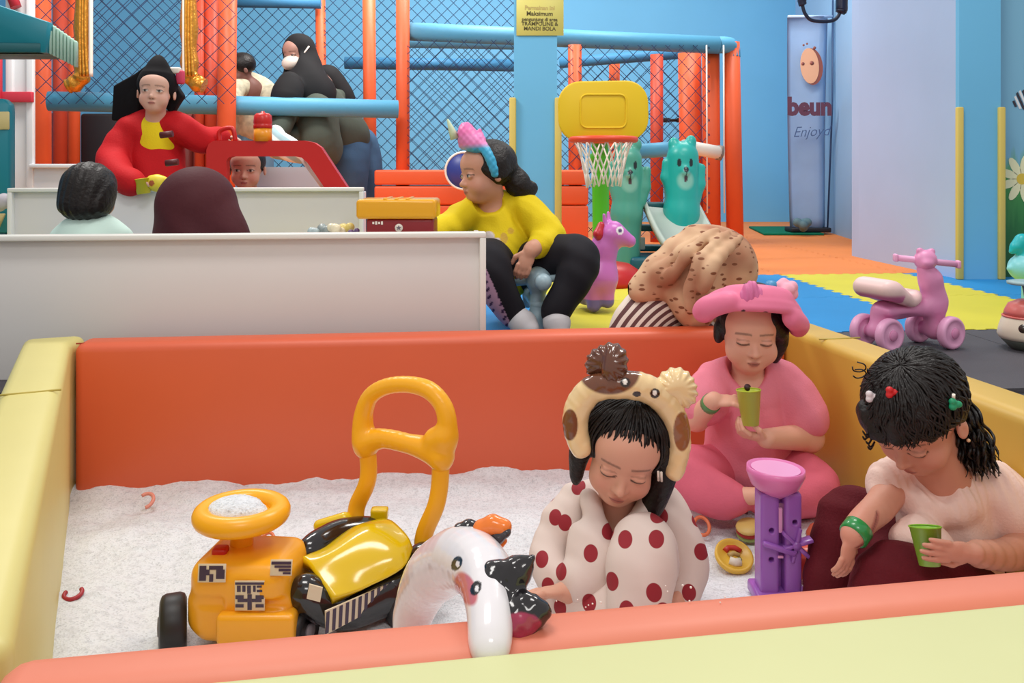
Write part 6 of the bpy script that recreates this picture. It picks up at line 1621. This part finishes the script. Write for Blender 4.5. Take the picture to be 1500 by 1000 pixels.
# ------------------------------------------------------------------ woman with the mask and the boy beside her, inside the play frame
s = 205; W = lambda X, Y, ds=0: P(X, Y, s+ds)
pe = person('bending woman in black hijab, white face mask and jeans inside the play frame', (W(500, 363).x, F/s, 0))
H = Head(436, 78, s, .122, -30, 12, -4)
sk = (180, 136, 122)
sd = Sdf(); H.head(sd, ears=False)
sd.add(chain([H.w(0, .15, -.6), W(462, 128, -2), W(506, 205, -6)], [.05, .12, .14]), .03)
sd.add(csm([W(434, 140, 6), W(415, 180, 12), W(400, 200, 16)], [.055, .05, .035]), .02); hand(sd, W(400, 200, 16), (-.7, -.2, -.6), (.3, 0, -1), .17, .5, 1)
sd.add(csm([W(490, 142, -6), W(452, 185, 2), W(425, 205, 10)], [.055, .05, .035]), .02); hand(sd, W(425, 205, 10), (-.8, -.2, -.5), (.3, 0, -1), .17, .5, -1)
sd.add(chain([W(512, 210, -6), W(512, 285, -4), W(522, 352, -6)], [.11, .08, .055]), .03); sd.add(chain([W(526, 210, -8), W(534, 285, -8), W(536, 352, -8)], [.11, .08, .055]), .03)
add('body', sdf_mesh(sd, .007, lambda p: H.col(p, flatc(p, sk), sk, 'open')), m_skin, pe)
m_hb = M('hijab_black', (34, 34, 36), .8, .2)
hj = Sdf().add(H.ell((0, .2, .25), (.92, 1.0, .90)), .02).add(csm([H.w(0, .3, -.4), W(448, 128, 2), W(462, 142, 2)], [.10, .15, .14]), .05).add(csm([W(425, 122, 10), W(420, 144, 12)], [.07, .09]), .05).add(csm([W(480, 112, -6), W(505, 148, -8)], [.09, .08]), .05)
hj.sub(H.ell((0, -1.0, -.20), (.74, .72, .84)), .02); hj.disp(folds(.006, 22, 20, 14, .4))
add('hijab', sdf_mesh(hj, .006), m_hb, pe)
mk = Sdf().add(H.ell((0, -.60, -.50), (.64, .56, .46)), .01).keep((lambda p: -(H.loc(p)[:, 1]+.50)*H.u*-1, npv((-9, -9, -9)), npv((9, 9, 9))), .003)
add('face_mask', sdf_mesh(mk, .005), m_silver, pe)
add('mask_strap', tube([H.w(.55, -.52, -.40), H.w(.86, -.30, .0), H.w(.98, .0, .28)], .006, 6), m_silver, pe)
m_olive = M('tunic_olive', (78, 86, 78), .8, .2, (40, .1), (5, .08))
sh = Sdf().add(csm([W(452, 138, 0), W(480, 172, -2), W(508, 200, -4)], [.16, .175, .17]), .04).add(csm([W(462, 165, 6), W(468, 200, 8), W(480, 222, 6)], [.13, .12, .09]), .05).add(csm([W(434, 140, 6), W(416, 176, 12), W(404, 194, 15)], [.075, .075, .06]), .02).add(csm([W(492, 140, -6), W(455, 182, 2), W(432, 200, 9)], [.08, .075, .06]), .03)
sh.disp(folds(.007, 24, 20, 16, 1.4)); add('olive_tunic', sdf_mesh(sh, .007), m_olive, pe)
m_jean = M('jeans_blue', (66, 96, 128), .8, .2, (90, .1), (5, .12))
pt = Sdf().add(csm([W(512, 208, -4), W(512, 250, -2), W(516, 300, -4), W(522, 356, -6)], [.15, .13, .10, .085]), .02).add(csm([W(526, 212, -8), W(536, 250, -8), W(538, 300, -8), W(537, 356, -8)], [.14, .12, .10, .085]), .02)
pt.disp(folds(.006, 26, 22, 12, .4)); pt.keep(half((0, 0, .004), (0, 0, -1))); add('jeans', sdf_mesh(pt, .007), m_jean, pe)
bagc = W(398, 208, 14)
d = Sdf().add(csm([W(402, 196, 20), W(408, 212, 22), W(440, 226, 22)], [.05, .075, .05]), .04); d.disp(folds(.008, 40, 30, 34, .4))
tag(add('clothes_bundle', sdf_mesh(d, .006, lambda p: lerpc(flatc(p, (150, 176, 184)), (222, 224, 222), np.clip(np.sin(p[:, 0]*60+p[:, 2]*80)*2, 0, 1))), M('bundle', None, .8, .2, vcol=True)), 'pale blue and white clothes bundle in the masked woman\'s hands', 'clothes')
s = 203; W = lambda X, Y, ds=0: P(X, Y, s+ds)
pe = person('boy in cream patterned shirt half hidden behind the orange post', (W(362, 362).x, F/s, 0))
H = Head(352, 102, s, .112, -55, 18, 0)
sd = Sdf(); H.head(sd); sd.add(chain([H.w(0, .15, -.6), W(366, 132, -2), W(372, 190, -4)], [.045, .09, .10]), .03)
sd.add(csm([W(392, 134, -4), W(402, 165, 4), W(385, 185, 12)], [.045, .04, .03]), .02); sd.add(csm([W(345, 132, 4), W(335, 165, 12), W(330, 185, 16)], [.045, .04, .03]), .02)
sd.add(cap(W(366, 195, -4), W(366, 352, -4), .075, .05), .03).add(cap(W(382, 195, -6), W(384, 352, -6), .075, .05), .03)
add('body', sdf_mesh(sd, .007, lambda p: H.col(p, flatc(p, (132, 90, 80)), 0, 'open', (120, 70, 66), (40, 30, 28), None)), m_skin, pe)
hs_ = Sdf().add(H.ell((0, .18, .28), (.84, .92, .80)), .01).sub(H.ell((0, -1.0, -.35), (.85, .72, .95)), .012).sub(H.ell((0, 0, -.8), (1.2, 1.3, .6)), .01)
add('hair', sdf_mesh(hs_, .005), m_hair, pe)
sh = Sdf().add(csm([W(346, 130, 2), W(368, 124, -4), W(392, 132, -6)], [.06, .085, .06]), .03).add(chain([W(368, 138, -4), W(372, 185, -4)], [.125, .135]), .03).add(cap(W(392, 134, -4), W(400, 162, 2), .066), .02).add(cap(W(345, 132, 4), W(337, 158, 10), .066), .02)
sh.disp(folds(.005, 30, 26, 20, .8))
m_crm = M('shirt_cream', (206, 198, 172), .8, .2, None, (26, .22)); add('cream_shirt', sdf_mesh(sh, .006), m_crm, pe)
for dx, ds in ((366, -4), (383, -6)): add('trouser_leg', tube([W(dx, 188, ds), W(dx, 354, ds)], [.10, .075], 12), M('jeans_pale', (120, 160, 190), .8), pe)
